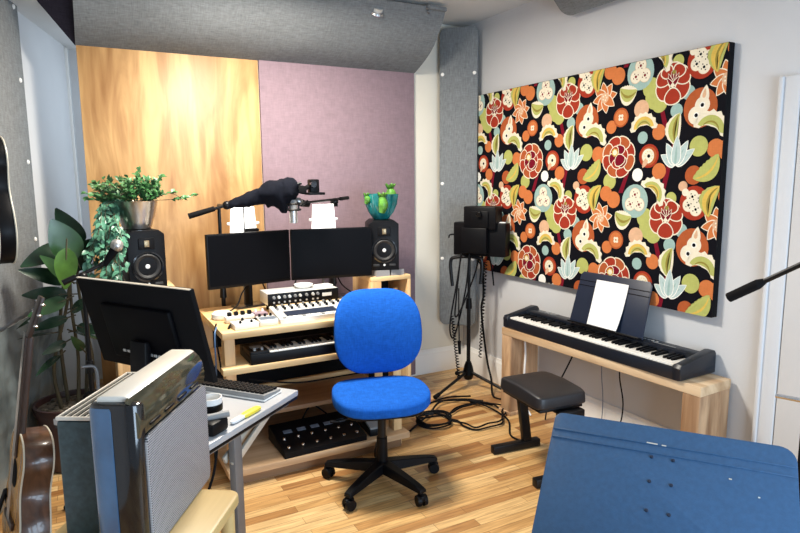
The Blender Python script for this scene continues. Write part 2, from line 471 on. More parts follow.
b = MB(); g0 = Vector((0, -.012, .002)); g1 = Vector((0, -.44, .37))
b.poly([g0, g1, Vector((-.26, -.36, .37)), Vector((-.17, -.17, .19))]); b.poly([g0 + Vector((.004, 0, 0)), Vector((-.17, -.165, .19)), Vector((-.26, -.355, .37)), g1 + Vector((.004, 0, 0))])
b.build('side_gusset', M['dark_cloth'], T)
b = MB(); b.box((2.22, -.47, .365), (.16, .05, .03), (0, 0, .1), .008); b.rod((2.16, -.47, .33), (2.20, -.47, .38), .012); b.build('clamp', M['grey_cloth'], T)

T = thing('light_ring', 'small round silver ring fitting at the top edge of the grey ceiling baffle', 'light fitting', (1.865, 3.795, 2.715))
b = MB(); b.lathe([(.042, 0), (.052, -.004), (.058, -.016), (.052, -.024), (.040, -.020), (.036, 0)], seg=28, rot=(R(38), 0, 0)); b.build('ring', M['chrome'], T)
b = MB(); b.lathe([(0, -.008), (.038, -.006), (.038, .02), (0, .02)], seg=24, rot=(R(38), 0, 0)); b.build('lens', M['silver'], T)
b = MB(); b.rod((0, 0, .0), (0, .0, .084), .012); b.build('stem', M['grey_metal'], T)

def rounded_rect(w, h, r, n=6):
    out = []
    for cx, cy, a in ((w / 2 - r, h / 2 - r, 0), (-w / 2 + r, h / 2 - r, 90), (-w / 2 + r, -h / 2 + r, 180), (w / 2 - r, -h / 2 + r, 270)):
        for i in range(n + 1):
            t = R(a + 90 * i / n); out.append((cx + r * math.cos(t), cy + r * math.sin(t)))
    return out
def cloth_panel(name, label, w, h, loc, mat4, buttons, depth=.03, r=.05, kind='grey_cloth'):
    T = thing(name, label, 'acoustic panel', loc)
    b = MB(mat4); b.prism(rounded_rect(w, h, r), depth, bev=.006); b.build('cloth', M[kind], T)
    for x, y in buttons:
        b = MB(mat4); b.lathe([(0, depth + .008), (.010, depth + .007), (.014, depth + .002), (.014, depth - .002)], (x, y, 0), 16); b.build('button', M['white'], T)
    return T
def frame(xa, ya, za):
    return Matrix((Vector(xa), Vector(ya), Vector(za))).transposed().to_4x4()
q = Vector((1, -1, 0)).normalized(); nrm = Vector((-1, -1, 0)).normalized()
cloth_panel('corner_panel', 'tall narrow grey cloth panel across the room corner beside the floral panel', .30, 2.33, (2.700, 4.065, 1.585),
            frame(q, (0, 0, 1), nrm * -1 if q.cross(Vector((0, 0, 1))).dot(nrm) < 0 else nrm), [(-.125, .82), (.125, .82), (-.125, -.02), (.125, -.62), (-.125, -.62)])
wn = Vector((dv.y, -dv.x, 0))
cy = 3.27
cloth_panel('wall_panel', 'grey cloth panel with round buttons on the left wall above the guitars', 2.00, 1.80, (wall_x(cy) + wn.x * .002, cy + wn.y * .002, 1.78),
            frame(dv, (0, 0, 1), dv.cross(Vector((0, 0, 1)))), [(.93, .80), (.93, .40), (.93, -.06), (.93, -.51), (.3, .80), (.3, -.51)], .03, .03)
s45 = Vector((1, 0, -1)).normalized()
cloth_panel('ceiling_panel', 'grey rounded cloth panel between ceiling and right wall above the floral panel', 1.5, .24, (2.73, 2.27, 2.70),
            frame((0, 1, 0), s45, Vector((0, 1, 0)).cross(s45)), [], .03, .07)
T = thing('plastic_sheet', 'crumpled dim grey plastic sheet low on the left wall behind the big potted plant', 'sheet', (0, 0, 0))
def sheet(u, v):
    y = 3.02 + 1.45 * u; z = .03 + .83 * v
    d = .03 + .02 * noise.noise((y * 6, z * 6, 1)) + .012 * noise.noise((y * 16, z * 16, 4))
    return Vector((wall_x(y), y, z)) + wn * d
cloth_sheet(60, 40, sheet, .004).build('plastic', M['window_glass'], T)

# ------------------------------------------------------------------ floral panel
PAL = [('fl_ground', (.004, .004, .007)), ('fl_cream', (.76, .70, .55)), ('fl_red', (.33, .036, .018)), ('fl_orange', (.56, .175, .055)),
       ('fl_lime', (.42, .44, .13)), ('fl_teal', (.30, .44, .41)), ('fl_tan', (.64, .40, .25)), ('fl_rust', (.40, .095, .030)),
       ('fl_maroon', (.17, .006, .018)), ('fl_olive', (.27, .22, .045)), ('fl_ice', (.44, .56, .55)), ('fl_gold', (.64, .44, .09)), ('fl_white', (.80, .80, .74))]
PN = {n[3:]: i for i, (n, c) in enumerate(PAL)}
FW, FH = 2.04, 1.345
class Floral:
    def __init__(s): s.polys = []
    def p(s, pts, c): s.polys.append((list(pts), PN[c]))
    def circ(s, u, v, r, c, ru=1.0, n=22):
        if r > .028 and n == 22: r *= 1.08
        s.p([(u + r * ru * math.cos(2 * PI * i / n), v + r * math.sin(2 * PI * i / n)) for i in range(n)], c)
    def petal(s, u, v, ang, L, W, c, edge='cream', off=0.0, e=.006):
        def shp(L, W, o):
            pts = []
            for i in range(13):
                t = i / 12; w = W * .5 * math.sin(PI * t ** .62) ** .75 if 0 < t < 1 else 0
                pts.append((o + L * t, w))
            pts = pts + [(x, -y) for x, y in pts[-2:0:-1]]
            ca, sa = math.cos(ang), math.sin(ang)
            return [(u + x * ca - y * sa, v + x * sa + y * ca) for x, y in pts]
        if edge: s.p(shp(L + 2 * e, W + 2 * e, off - e), edge)
        s.p(shp(L, W, off), c)
    def round_petal(s, u, v, ang, dist, rx, ry, c, edge='cream', e=.0065):
        ca, sa = math.cos(ang), math.sin(ang)
        for k, cc in ((e, edge), (0, c)):
            pts = []
            for i in range(18):
                t = 2 * PI * i / 18; x = dist + (rx + k) * math.cos(t); y = (ry + k) * math.sin(t) * (1 + .25 * math.cos(t))
                pts.append((u + x * ca - y * sa, v + x * sa + y * ca))
            s.p(pts, cc)
    def leafy(s, u, v, ang, L, W, c='lime', bend=.5, edge='cream', rib='olive'):
        L *= 1.22; W *= 1.28
        def spine(t): 
            a = ang + bend * (t - .5); return (u + L * (t - .5) * math.cos(a) - bend * L * .22 * (1 - 4 * (t - .5) ** 2) * -math.sin(ang), v + L * (t - .5) * math.sin(a) - bend * L * .22 * (1 - 4 * (t - .5) ** 2) * math.cos(ang))
        def side(k, t, W, jag=0):
            a = ang + bend * (t - .5); x, y = spine(t); w = W * .5 * math.sin(PI * t) ** .7 if 0 < t < 1 else 0
            w *= 1 + jag * (.10 if int(t * 14 + .5) % 2 else -.02)
            return (x - k * w * math.sin(a), y + k * w * math.cos(a))
        N = 14
        for W_, c_, j in ((W + .013, edge, 1), (W * .72, c, 0)):
            s.p([side(1, i / N, W_, j) for i in range(N + 1)] + [side(-1, i / N, W_, 0) for i in range(N - 1, 0, -1)], c_)
        s.p([side(.05, i / N, W * .7) for i in range(1, N)] + [side(-.42, i / N, W * .7) for i in range(N - 1, 0, -1)], rib)
    def peony(s, u, v, r):
        for a in (-30, -150, 30, 150, 90, -88): s.round_petal(u, v, R(a), r * .58, r * .36, r * .40, 'red')
        for a in (60, 120): s.round_petal(u, v, R(a), r * .62, r * .28, r * .30, 'red')
        for a, L in ((60, .62), (78, .66), (96, .66), (114, .62), (130, .5), (48, .5)): s.petal(u, v - r * .1, R(a), r * L, r * .16, 'maroon', 'cream', 0, .004)
        s.circ(u, v - r * .08, r * .10, 'cream'); s.circ(u + r * .05, v + r * .52, r * .10, 'olive')
    def rose(s, u, v, r):
        for k in range(8): s.round_petal(u, v, R(22 + 45 * k), r * .68, r * .30, r * .36, 'rust' if k % 2 else 'red')
        for k in range(6): s.round_petal(u, v, R(15 + 60 * k), r * .34, r * .22, r * .26, 'maroon' if k % 2 else 'red', 'cream', .005)
        s.round_petal(u, v, R(-60), r * .16, r * .26, r * .30, 'maroon', 'cream', .005)
        for k in range(7): s.circ(u - r * .22 + r * .13 * math.cos(k * .9), v + r * .22 + r * .13 * math.sin(k * .9), r * .07, 'gold', 1, 10)
        s.circ(u - r * .22, v + r * .22, r * .13, 'cream')
    def star(s, u, v, r):
        for k in range(8): s.petal(u, v, R(10 + 45 * k), r, r * .58, 'orange', 'cream', 0, .006)
        s.circ(u, v, r * .32, 'tan'); 
        for k in range(5): s.circ(u + r * .17 * math.cos(k * 1.26), v + r * .17 * math.sin(k * 1.26), r * .055, 'cream', 1, 8)
    def cluster(s, u, v, r, ground, col='cream', dot='maroon', k=3, a0=90):
        s.circ(u, v, r, ground, .95)
        P = [(u + r * .40 * math.cos(R(a0 + 360 * i / k)), v + r * .42 * math.sin(R(a0 + 360 * i / k))) for i in range(k)]
        for x, y in P: s.circ(x, y, r * .40, 'olive'if dot == 'olive' else 'tan'); 
        for x, y in P: s.circ(x, y, r * .375, col)
        for x, y in P:
            s.circ(x, y, r * .09, dot, 1, 10)
            for i in range(4): s.circ(x + r * .2 * math.cos(i * 1.57 + .5), y + r * .2 * math.sin(i * 1.57 + .5), r * .045, dot, 1, 6)
    def gourd(s, u, v, r):
        s.circ(u, v, r, 'rust', .95)
        s.petal(u + r * .18, v + r * .25, R(82), r * .95, r * .55, 'cream', None)
        s.circ(u + r * .12, v + r * .14, r * .42, 'cream'); s.circ(u - r * .22, v - r * .38, r * .46, 'cream')
        s.petal(u + r * .18, v + r * .5, R(82), r * .5, r * .22, 'tan', None)
        for x, y in ((.12, .14), (-.22, -.38)):
            s.circ(u + r * x, v + r * y, r * .17, 'white'); s.circ(u + r * x, v + r * y, r * .11, 'ground', 1, 10)
    def ring(s, u, v, r):
        s.circ(u, v, r * 1.05, 'rust'); s.circ(u, v, r * .86, 'orange')
        for k in range(4): s.circ(u + r * .24 * math.cos(k * 1.57 + .8), v + r * .24 * math.sin(k * 1.57 + .8), r * .20, 'cream', 1, 10)
        s.circ(u, v, r * .12, 'rust', 1, 8)
    def eye(s, u, v, r):
        s.circ(u, v, r, 'red'); s.circ(u, v, r * .80, 'rust'); s.circ(u - r * .08, v, r * .62, 'cream'); s.petal(u - .2 * r, v - .3 * r, R(-120), r * .9, r * .5, 'tan', None)
        s.circ(u, v, r * .17, 'ground', 1, 12)
        for k in range(10): s.circ(u + r * .42 * math.cos(k * .63), v + r * .42 * math.sin(k * .63), r * .05, 'gold', 1, 6)
    def lotus(s, u, v, r):
        for a, L in ((35, 1.2), (150, .95), (60, 1.25), (118, 1.15), (88, 1.35)):
            s.petal(u - r * .15, v - r * .75, R(a), r * L * 1.15, r * .56, 'ice', 'white', 0, .005)
            s.petal(u - r * .15, v - r * .75, R(a), r * L * .8, r * .16, 'teal', None)
    def cres(s, u, v, r, ang, c='lime', rib='gold'):
        """curled leaf: a fat arch with a scalloped outer rim"""
        r *= 1.2
        def arc(r0, r1, a0, a1, n=14, sc=0):
            out = [(u + r1 * (1 + sc * (.08 if i % 2 else -.04)) * math.cos(ang + a0 + (a1 - a0) * i / n), v + r1 * (1 + sc * (.08 if i % 2 else -.04)) * math.sin(ang + a0 + (a1 - a0) * i / n)) for i in range(n + 1)]
            for i in range(n, -1, -1):
                t = i / n; k = r0 + (r1 - r0) * .55 * abs(2 * t - 1) ** 2
                out.append((u + k * math.cos(ang + a0 + (a1 - a0) * t), v + k * math.sin(ang + a0 + (a1 - a0) * t)))
            return out
        s.p(arc(r * .22, r * 1.02, -1.65, 1.65, 16, 1), 'cream'); s.p(arc(r * .30, r * .80, -1.45, 1.45), c)
        s.p(arc(r * .36, r * .60, -1.3, 1.3), rib); s.p(arc(r * .42, r * .52, -1.2, 1.2), 'olive')
    def tile(s, a, b_):
        def c(u, v, r, k): s.circ(u + a, v + b_, r, k)
        A = lambda u: u + a
        B = lambda v: v + b_
        for (x0, y0, x1, y1) in ((1.70, .60, 1.78, .95), (1.72, .93, 1.66, 1.12), (1.42, .62, 1.47, .75)):   # dark stems
            s.p([(A(x0 - .016), B(y0)), (A(x0 + .016), B(y0)), (A(x1 + .012), B(y1)), (A(x1 - .012), B(y1))], 'maroon')
        c(1.635, 1.139, .064, 'lime'); c(1.66, 1.10, .045, 'lime'); c(1.543, 1.083, .046, 'tan'); c(1.60, 1.19, .05, 'lime')
        c(1.768, 1.052, .034, 'teal'); c(1.333, 1.001, .035, 'orange'); c(1.56, .927, .031, 'teal'); c(1.665, .95, .039, 'orange')
        c(1.835, 1.135, .034, 'teal'); c(2.002, .848, .043, 'orange'); c(1.30, .84, .05, 'orange')
        c(1.678, .741, .041, 'orange'); c(1.536, .723, .034, 'white'); c(1.888, .718, .045, 'rust'); c(1.763, .597, .031, 'lime')
        c(1.335, .687, .044, 'lime'); c(1.31, .615, .042, 'orange'); c(1.832, .661, .027, 'tan'); c(1.37, 1.285, .045, 'orange')
        s.cluster(A(1.525), B(1.281), .088, 'teal', 'cream', 'maroon', 3, 90)
        s.peony(A(1.736), B(1.193), .112)
        s.leafy(A(1.445), B(1.183), R(-10), .105, .075, 'lime', .6)
        s.star(A(1.274), B(1.175), .088)
        s.gourd(A(1.905), B(1.052), .092)
        s.ring(A(1.402), B(1.05), .048)
        s.cres(A(1.564), B(.972), .072, R(95), 'gold', 'lime')
        s.leafy(A(1.768), B(.957), R(86), .14, .062, 'lime', -.4, 'cream', 'olive')
        s.cres(A(1.965), B(.935), .080, R(70), 'lime', 'lime')
        s.rose(A(1.395), B(.827), .120)
        s.eye(A(1.608), B(.825), .06)
        c(1.91, .863, .048, 'lime'); s.lotus(A(1.793), B(.845), .094)
        s.leafy(A(1.965), B(.748), R(42), .15, .06, 'lime', .35, 'lime', 'gold')
        s.cres(A(1.635), B(.615), .075, R(48), 'lime', 'gold')
        s.cluster(A(1.903), B(.576), .082, 'red', 'cream', 'ground', 4, 20)
        s.circ(A(1.832), B(.661), .026, 'tan'); s.circ(A(1.85), B(.63), .02, 'cream')
        s.leafy(A(1.995), B(.592), R(72), .14, .058, 'gold', -.5, 'lime', 'olive')
def clip(poly, W, H):
    for axis, lim, sg in ((0, 0, 1), (0, W, -1), (1, 0, 1), (1, H, -1)):
        out = []
        for i in range(len(poly)):
            p, q_ = poly[i - 1], poly[i]
            dp, dq = sg * (p[axis] - lim), sg * (q_[axis] - lim)
            if dp >= 0: out.append(p)
            if (dp >= 0) != (dq >= 0):
                t = dp / (dp - dq); out.append((p[0] + (q_[0] - p[0]) * t, p[1] + (q_[1] - p[1]) * t))
        poly = out
        if len(poly) < 3: return []
    return poly
def build_floral():
    F = Floral()
    for b_ in (.705, 0, -.705):
        for a in (-1.535, -.7675, 0, .7675): F.tile(a, b_)
    T = thing('floral_panel', 'wide black panel printed with red and orange flowers on the right wall above the piano', 'wall panel', (2.803, 3.945, .892))
    b = MB(); b.box((.021, -FW / 2, FH / 2), (.042, FW, FH), bev=.004); b.build('frame', M['black_matte'], T)
    bm = bmesh.new()
    per = len(F.polys) // 12
    fab = [fabric(n, c, 240, .85, .10, .1) for n, c in PAL]
    for k, (pts, ci) in enumerate(F.polys):
        pts = clip(pts, FW - .002, FH - .002)
        if len(pts) < 3: continue
        x = -.0006 - .0000125 * (k % per)
        try:
            f = bm.faces.new([bm.verts.new((x, -u, v)) for u, v in pts]); f.material_index = ci
        except ValueError: pass
    f = bm.faces.new([bm.verts.new((-.0004, -u, v)) for u, v in ((0, 0), (FW, 0), (FW, FH), (0, FH))]); f.material_index = 0
    bmesh.ops.triangulate(bm, faces=[f for f in bm.faces if len(f.verts) > 4], ngon_method='EAR_CLIP')
    for f in bm.faces:
        f.normal_update()
        if f.normal.x > 0: f.normal_flip()
    o = MB(); o.bm.free(); o.bm = bm
    me = bpy.data.meshes.new('printed_cloth'); bm.to_mesh(me); bm.free()
    for mm in fab: me.materials.append(mm)
    ob = bpy.data.objects.new('printed_cloth', me); COL.objects.link(ob); ob.parent = T
build_floral()

# ------------------------------------------------------------------ studio desk
T = thing('studio_desk', 'pale pine studio desk with keyboard shelf and low shelves along the back wall', 'desk', (.61, 3.08, 0))
DW, DD = 1.06, .70
b = MB(); b.box((DW / 2, DD / 2, .812), (DW, DD, .036), bev=.003); b.build('desktop', M['pine'], T)
for x in (.02, DW - .02):
    for y in (.06, DD - .05):
        b = MB(); b.box((x + (.02 if x < .5 else -.02), y, .397), (.055, .07, .794), bev=.003); b.build('leg', M['pine_z'], T)
b = MB(); b.box((DW / 2, .20, .630), (DW + .02, .46, .034), bev=.003); b.build('keyboard_shelf', M['pine'], T)
b = MB(); b.box((DW / 2, .415, .288), (DW - .06, .45, .026), bev=.002); b.build('middle_shelf', M['brown'], T)
b = MB(); b.box((DW / 2, .59, .314), (DW - .06, .03, .026), bev=.002); b.build('rail', M['pine'], T)
b = MB(); b.box((DW / 2, .62, .375), (DW - .06, .02, .15), bev=.002); b.build('shade_strip', M['black_matte'], T)  # black colour stands in for the shaded void under the desk
b = MB(); b.box((DW / 2, .325, .075), (DW + .02, .72, .036), bev=.003); b.build('bottom_shelf', M['oak'], T)
b = MB(); b.box((DW / 2, .335, .029), (DW - .06, .67, .058)); b.build('plinth', M['brown'], T)
b = MB(); b.box((DW / 2, DD - .015, .45), (DW - .11, .012, .62)); b.build('back_board', M['black_matte'], T)

def riser(loc, label, w, H=1.0):
    T = thing('speaker_riser', label, 'speaker stand', loc, 0, )
    b = MB(); b.box((w / 2, .155, H - .015), (w, .31, .03), bev=.003); b.build('top', M['pine'], T)
    for x in (.0125, w - .0125):
        b = MB(); b.box((x, .155, (H - .03) / 2), (.025, .31, H - .03), bev=.002); b.build('side_panel', M['pine_z'], T)
    b = MB(); b.box((.050, .012, (H - .03) / 2), (.05, .024, H - .03), bev=.002); b.build('front_post', M['pine_z'], T)
    b = MB(); b.box((w / 2, .155, .76), (w - .05, .30, .022)); b.build('shelf', M['pine'], T)
    b = MB(); b.box((w / 2, .302, (H - .03) / 2), (w - .05, .014, H - .06)); b.build('back_board', M['black_matte'], T)
    return T
riser((1.70, 3.60, 0), 'open pine speaker riser at the right end of the studio desk', .30, .955)
r2 = riser((.14, 3.60, 0), 'pine speaker riser behind the large monitor by the potted plants', .335)
T = tag(MB().box((1.93, 3.70, .812), (.03, .02, .082), bev=.003).build('wood_block', M['pine_z']), 'small upright pale block inside the right speaker riser', 'block')

def speaker(name, label, loc, rz):
    T = thing(name, label, 'speaker', loc, rz)
    w, d, h = .20, .27, .335
    b = MB()
    b.prism([(-w / 2, 0), (w / 2, 0), (w / 2, h * .93), (w / 2 - .03, h), (-w / 2 + .03, h), (-w / 2, h * .93)], d, Matrix.Translation((0, d / 2, 0)) @ Euler((R(90), 0, 0)).to_matrix().to_4x4(), bev=.004)
    b.build('cabinet', M['black'], T)
    f = -d / 2 - .001
    rot = (R(90), 0, 0)
    b = MB(); b.lathe([(.074, 0), (.086, .002), (.086, .010), (.077, .012), (.072, .004)], (0, f + .006, .135), 36, rot); b.build('woofer_surround', M['black_gloss'], T)
    w_ = MB(); w_.lathe([(.072, .004), (.064, .009), (.052, .004), (.022, -.020), (.020, -.020)], (0, f + .004, .135), 36, rot); wo = w_.build('woofer', M['dust_cap'], T)
    b = MB(); b.lathe([(0, .004), (.012, .002), (.021, -.008), (.025, -.016)], (0, f + .002, .135), 24, rot); b.build('dust_cap', M['silver'], wo)
    b = MB(); b.box((0, f, .262), (.086, .010, .062), bev=.004); tw = b.build('tweeter_plate', M['black'], T)
    b = MB(); b.box((0, f - .006, .262), (.026, .006, .036), bev=.001); b.build('tweeter', M['copper'], tw)
    for x in (-.055, .055):
        b = MB(); b.box((x, f, .035), (.045, .006, .016), bev=.003); b.build('port', M['dust_cap'], T)
    b = MB(); b.lathe([(0, .006), (.007, .006), (.008, 0)], (0, f, .036), 14, rot); b.build('knob', M['silver'], T)
    return T
speaker('studio_speaker', 'black studio speaker on grey foam pads under the teal bowl', (1.852, 3.745, .996), R(-19))
for x, a in ((1.795, 'left'), (1.905, 'right')):
    b = MB(); b.prism([(-.135, 0), (.135, 0), (.135, .024), (-.135, .040)], .098, frame((0, 1, 0), (0, 0, 1), (1, 0, 0)) @ Matrix.Translation((0, 0, -.049)))
    o = b.build('foam_pad', M['foam'], loc=(x, 3.745, .9555)); tag(o, f'grey foam wedge under the {a} side of the speaker below the teal bowl', 'foam pad')
speaker('studio_speaker', 'black studio speaker under the silver plant pot behind the big monitor', (.305, 3.72, 1.001), R(10))

# ------------------------------------------------------------------ monitors on the studio desk
def monitor(label, loc, rz, w=.535, h=.326, zb=.135):
    T = thing('desk_monitor', label, 'monitor', loc, rz)
    b = MB(); b.box((0, 0, zb + h / 2), (w, .030, h), bev=.004); b.build('housing', M['black'], T)
    b = MB(); b.box((0, -.0155, zb + h / 2 + .004), (w - .016, .003, h - .026)); b.build('screen', M['screen'], T)
    b = MB(); b.bar((0, .035, .01), (0, .035, zb + h * .5), .075, .02, .004); b.build('stand_post', M['black'], T)
    b = MB(); b.prism(rounded_rect(.21, .13, .03), .012, Matrix.Translation((0, .03, 0)), bev=.003); b.build('stand_base', M['black_gloss'], T)
    return T
monitor('left one of two black monitors on the studio desk', (.915, 3.672, .832), R(10))
monitor('right one of two black monitors on the studio desk', (1.452, 3.670, .832), R(-9))

# ------------------------------------------------------------------ gear on the desktop
T = thing('audio_interface', 'silver rack audio interface with black knob front below the desk monitors', 'audio interface', (1.165, 3.50, .831))
b = MB(); b.box((0, 0, .082), (.44, .17, .070), bev=.003); b.build('case', M['silver'], T)
b = MB(); b.box((0, -.088, .082), (.44, .006, .068), bev=.001); fp = b.build('front_plate', M['black'], T)
for i, x in enumerate((-.185, -.155, -.12, -.09, -.055, -.025, .015, .055, .085)):
    b = MB(); b.rod((x, -.091, .094), (x, -.104, .094), .0095, .008, 14); b.build('knob', M['silver'] if i % 2 else M['grey'], T)
    b = MB(); b.rod((x, -.091, .064), (x, -.095, .064), .006, .006, 10); b.build('button', M['white'], T)
b = MB(); b.box((.145, -.0915, .084), (.06, .002, .020)); b.build('display', M['white'], T)
for x in (-.18, .18):
    for y in (-.05, .05):
        b = MB(); b.rod((x, y, 0), (x, y, .048), .012); b.build('foot', M['black_matte'], T)
b = MB(); b.lathe([(0, 0), (.040, 0), (.052, .012), (.058, .022), (.054, .022), (.045, .010), (0, .008)], (1.20, 3.52, .9485), 30)
tag(b.build('dish', M['white']), 'small white dish on top of the silver audio interface', 'dish')
b = MB(); b.box((1.33, 3.52, .9520), (.10, .07, .007), (0, 0, .2), .002)
tag(b.build('card', M['paper']), 'white card lying on the right end of the silver audio interface', 'card')

T = thing('drum_machine', 'silver drum machine with dark screen and knob rows at the desk front edge', 'drum machine', (1.17, 3.235, .8305), R(0))
b = MB(); b.prism([(-.11, 0), (.11, 0), (.11, .058), (.05, .050), (-.11, .026)], .48, frame((0, 1, 0), (0, 0, 1), (1, 0, 0)) @ Matrix.Translation((0, 0, -.24)), bev=.003); b.build('case', M['silver'], T)
sl = math.atan2(.024, .16)
def on(y): return .026 + (y + .11) * .15 + .001
b = MB(); b.box((-.04, -.035, on(-.035)), (.30, .075, .003), (sl, 0, 0)); b.build('dark_panel', M['rest'], T)
b = MB(); b.box((.185, -.02, on(-.02)), (.085, .05, .003), (sl, 0, 0)); b.build('dark_panel', M['rest'], T)
for r_, y in enumerate((.035, .062, .09)):
    for i in range(11):
        x = -.21 + i * .042
        z = on(y) if y < .05 else .051 + (y - .05) * .13
        b = MB(); b.rod((x, y, z), (x, y, z + .014), .008, .0065, 10); b.build('knob', M['black' if (i + r_) % 3 else 'grey'], T)
for i in range(16):
    b = MB(); x = -.21 + i * .0278; b.box((x, -.092, on(-.092) + .002), (.018, .016, .005), (sl, 0, 0), .001); b.build('pad', M['grey' if i % 4 == 0 else 'white'], T)

def desk_box(name, label, cat, loc, rz, size, m, knobs, km, panel=None):
    T = thing(name, label, cat, loc, rz)
    b = MB(); b.box((0, 0, size[2] / 2), size, bev=.004); b.build('case', M[m], T)
    if panel:
        b = MB(); b.box((panel[0], panel[1], size[2] + .001), (panel[2], panel[3], .003)); b.build('panel', M['slate'], T)
    for x, y in knobs:
        b = MB(); b.rod((x, y, size[2]), (x, y, size[2] + .014), .008, .006, 12); b.build('knob', M[km], T)
    return T
desk_box('effects_box', 'white effects box with two dark knobs at the left front of the desk', 'effects unit', (.745, 3.165, .8305), R(4), (.13, .10, .030), 'white', [(-.03, -.03), (.03, -.03), (0, .03)], 'black')
desk_box('effects_box', 'slate and silver effects box left of the drum machine', 'effects unit', (.872, 3.185, .8305), R(-3), (.10, .12, .034), 'silver', [(-.03, .04), (0, .04), (.03, .04)], 'black', (0, -.02, .085, .06))
desk_box('effects_box', 'plum coloured effects box behind the slate and silver one', 'effects unit', (.875, 3.335, .8305), R(2), (.075, .075, .036), 'mauve', [(-.02, .015), (.02, .015)], 'white')
T = thing('power_strip', 'white power strip with black plugs near the left corner of the desk', 'power strip', (.755, 3.315, .8305), R(3))
b = MB(); b.box((0, 0, .018), (.16, .05, .036), bev=.006); b.build('case', M['white'], T)
for i in range(4):
    b = MB(); b.box((-.055 + .037 * i, 0, .046), (.022, .026, .022), bev=.004); b.build('plug', M['black'], T)
b = MB(); b.lathe([(0, 0), (.052, 0), (.058, .010), (.056, .030), (.044, .040), (0, .042)], (.685, 3.435, .8305), 30)
tag(b.build('white_puck', M['white']), 'round white puck shaped speaker at the back left corner of the desk', 'smart speaker')
for k, (pts, lab) in enumerate((
    ([(.70, 3.52, .834), (.80, 3.58, .86), (.86, 3.66, .93), (.93, 3.70, .99)], 'black cable rising from the desk behind the left desk monitor'),
    ([(.98, 3.70, 1.02), (1.03, 3.69, .90), (1.15, 3.68, .88), (1.22, 3.70, .98)], 'black cable hanging in a loop between the two desk monitors'),
    ([(1.50, 3.72, .98), (1.55, 3.74, .90), (1.62, 3.73, .84)], 'black cable dropping behind the right desk monitor'),
    ([(.66, 3.16, .834), (.70, 3.22, .85), (.80, 3.25, .85), (.83, 3.20, .858)], 'dark cable looped over the white effects box'),
    ([(.625, 3.30, .8335), (.600, 3.20, .80), (.602, 3.10, .60), (.592, 3.14, .45), (.585, 3.30, .20), (.60, 3.4, .006)], 'black cable hanging down the left side of the studio desk'))):
    b = MB(); b.tube(pts, .0045 if k != 3 else .006); tag(b.build('cable', M['black_matte']), lab, 'cable')
b = MB(); b.tube([(.612, 3.22, .834), (.588, 3.16, .80), (.590, 3.18, .60), (.588, 3.25, .40), (.59, 3.35, .006)], .004)
tag(b.build('cable', M['blue_case']), 'thin blue cable hanging down the left side of the studio desk', 'cable')

# ------------------------------------------------------------------ keyboards with separate keys
def keys(T, x0, n_white, pitch, y0, depth, z, first, th=.016, black_m='black'):
    """n_white naturals from note index `first` (0=C .. 6=B); sharps follow C D F G A"""
    proto = protob = None
    for i in range(n_white):
        if proto is None:
            b = MB(); b.box((0, depth / 2, 0), (pitch - .0014, depth, th), bev=.0012); proto = o = b.build('white_key', M['ivory'], T)
        else:
            o = proto.copy(); COL.objects.link(o); o.parent = T
        o.location = (x0 + (i + .5) * pitch, y0, z)
        if (first + i) % 7 in (0, 1, 3, 4, 5) and i < n_white - 1:
            if protob is None:
                b = MB(); b.prism([(0, -.004), (depth * .64, -.004), (depth * .64, .014), (.006, .012)], pitch * .52, frame((0, 1, 0), (0, 0, 1), (1, 0, 0)) @ Matrix.Translation((0, 0, -pitch * .26)), bev=.001)
                protob = o = b.build('black_key', M[black_m], T)
            else:
                o = protob.copy(); COL.objects.link(o); o.parent = T
            o.location = (x0 + (i + 1) * pitch, y0 + depth * .36, z + th / 2)
T = thing('midi_keyboard', 'black keyboard controller with white keys on the pull out desk shelf', 'keyboard', (.745, 3.058, .6475))
b = MB(); b.box((.48, .12, .020), (.96, .24, .040), bev=.004); b.box((.48, .005, .028), (.96, .012, .05), bev=.003); b.box((.48, .205, .048), (.96, .07, .022), bev=.004)
b.build('body', M['black'], T)
b = MB(); b.box((.052, .09, .052), (.10, .17, .030), bev=.004); blk = b.build('control_block', M['black'], T)
b = MB(); b.box((.052, .10, .068), (.06, .05, .003)); b.build('pad', M['grey'], blk)
for x in (.03, .07):
    b = MB(); b.rod((x - .006, .045, .066), (x + .006, .045, .066), .016, .016, 16); b.build('wheel', M['grey'], blk)
keys(T, .106, 36, .0235, .013, .145, .050, 0)

# ------------------------------------------------------------------ things under the desk
T = thing('pedal_controller', 'long black foot controller with two rows of white dots on the bottom shelf', 'foot controller', (.905, 3.055, .0935), R(1))
b = MB(); b.prism([(0, 0), (.30, 0), (.30, .085), (.22, .080), (0, .030)], .50, frame((0, 1, 0), (0, 0, 1), (1, 0, 0)), bev=.004); b.build('case', M['black'], T)
for r_, y in enumerate((.045, .125)):
    for i in range(6):
        z = .030 + y * .227
        b = MB(); b.lathe([(.011, 0), (.010, .008), (0, .012)], (.04 + i * .083, y, z), 14); b.build('footswitch', M['chrome'], T)
for i in range(5):
    b = MB(); b.box((.08 + i * .083, .185, .073), (.05, .028, .004), (.22, 0, 0)); b.build('display', M['slate'], T)
T = thing('expression_pedal', 'black expression pedal right of the long foot controller under the desk', 'pedal', (1.485, 3.09, .0935), R(-6))
b = MB(); b.box((0, .12, .02), (.10, .25, .04), bev=.006); b.build('base', M['black'], T)
b = MB(); b.box((0, .12, .062), (.09, .24, .018), (.16, 0, 0), .004); b.build('treadle', M['grey'], T)
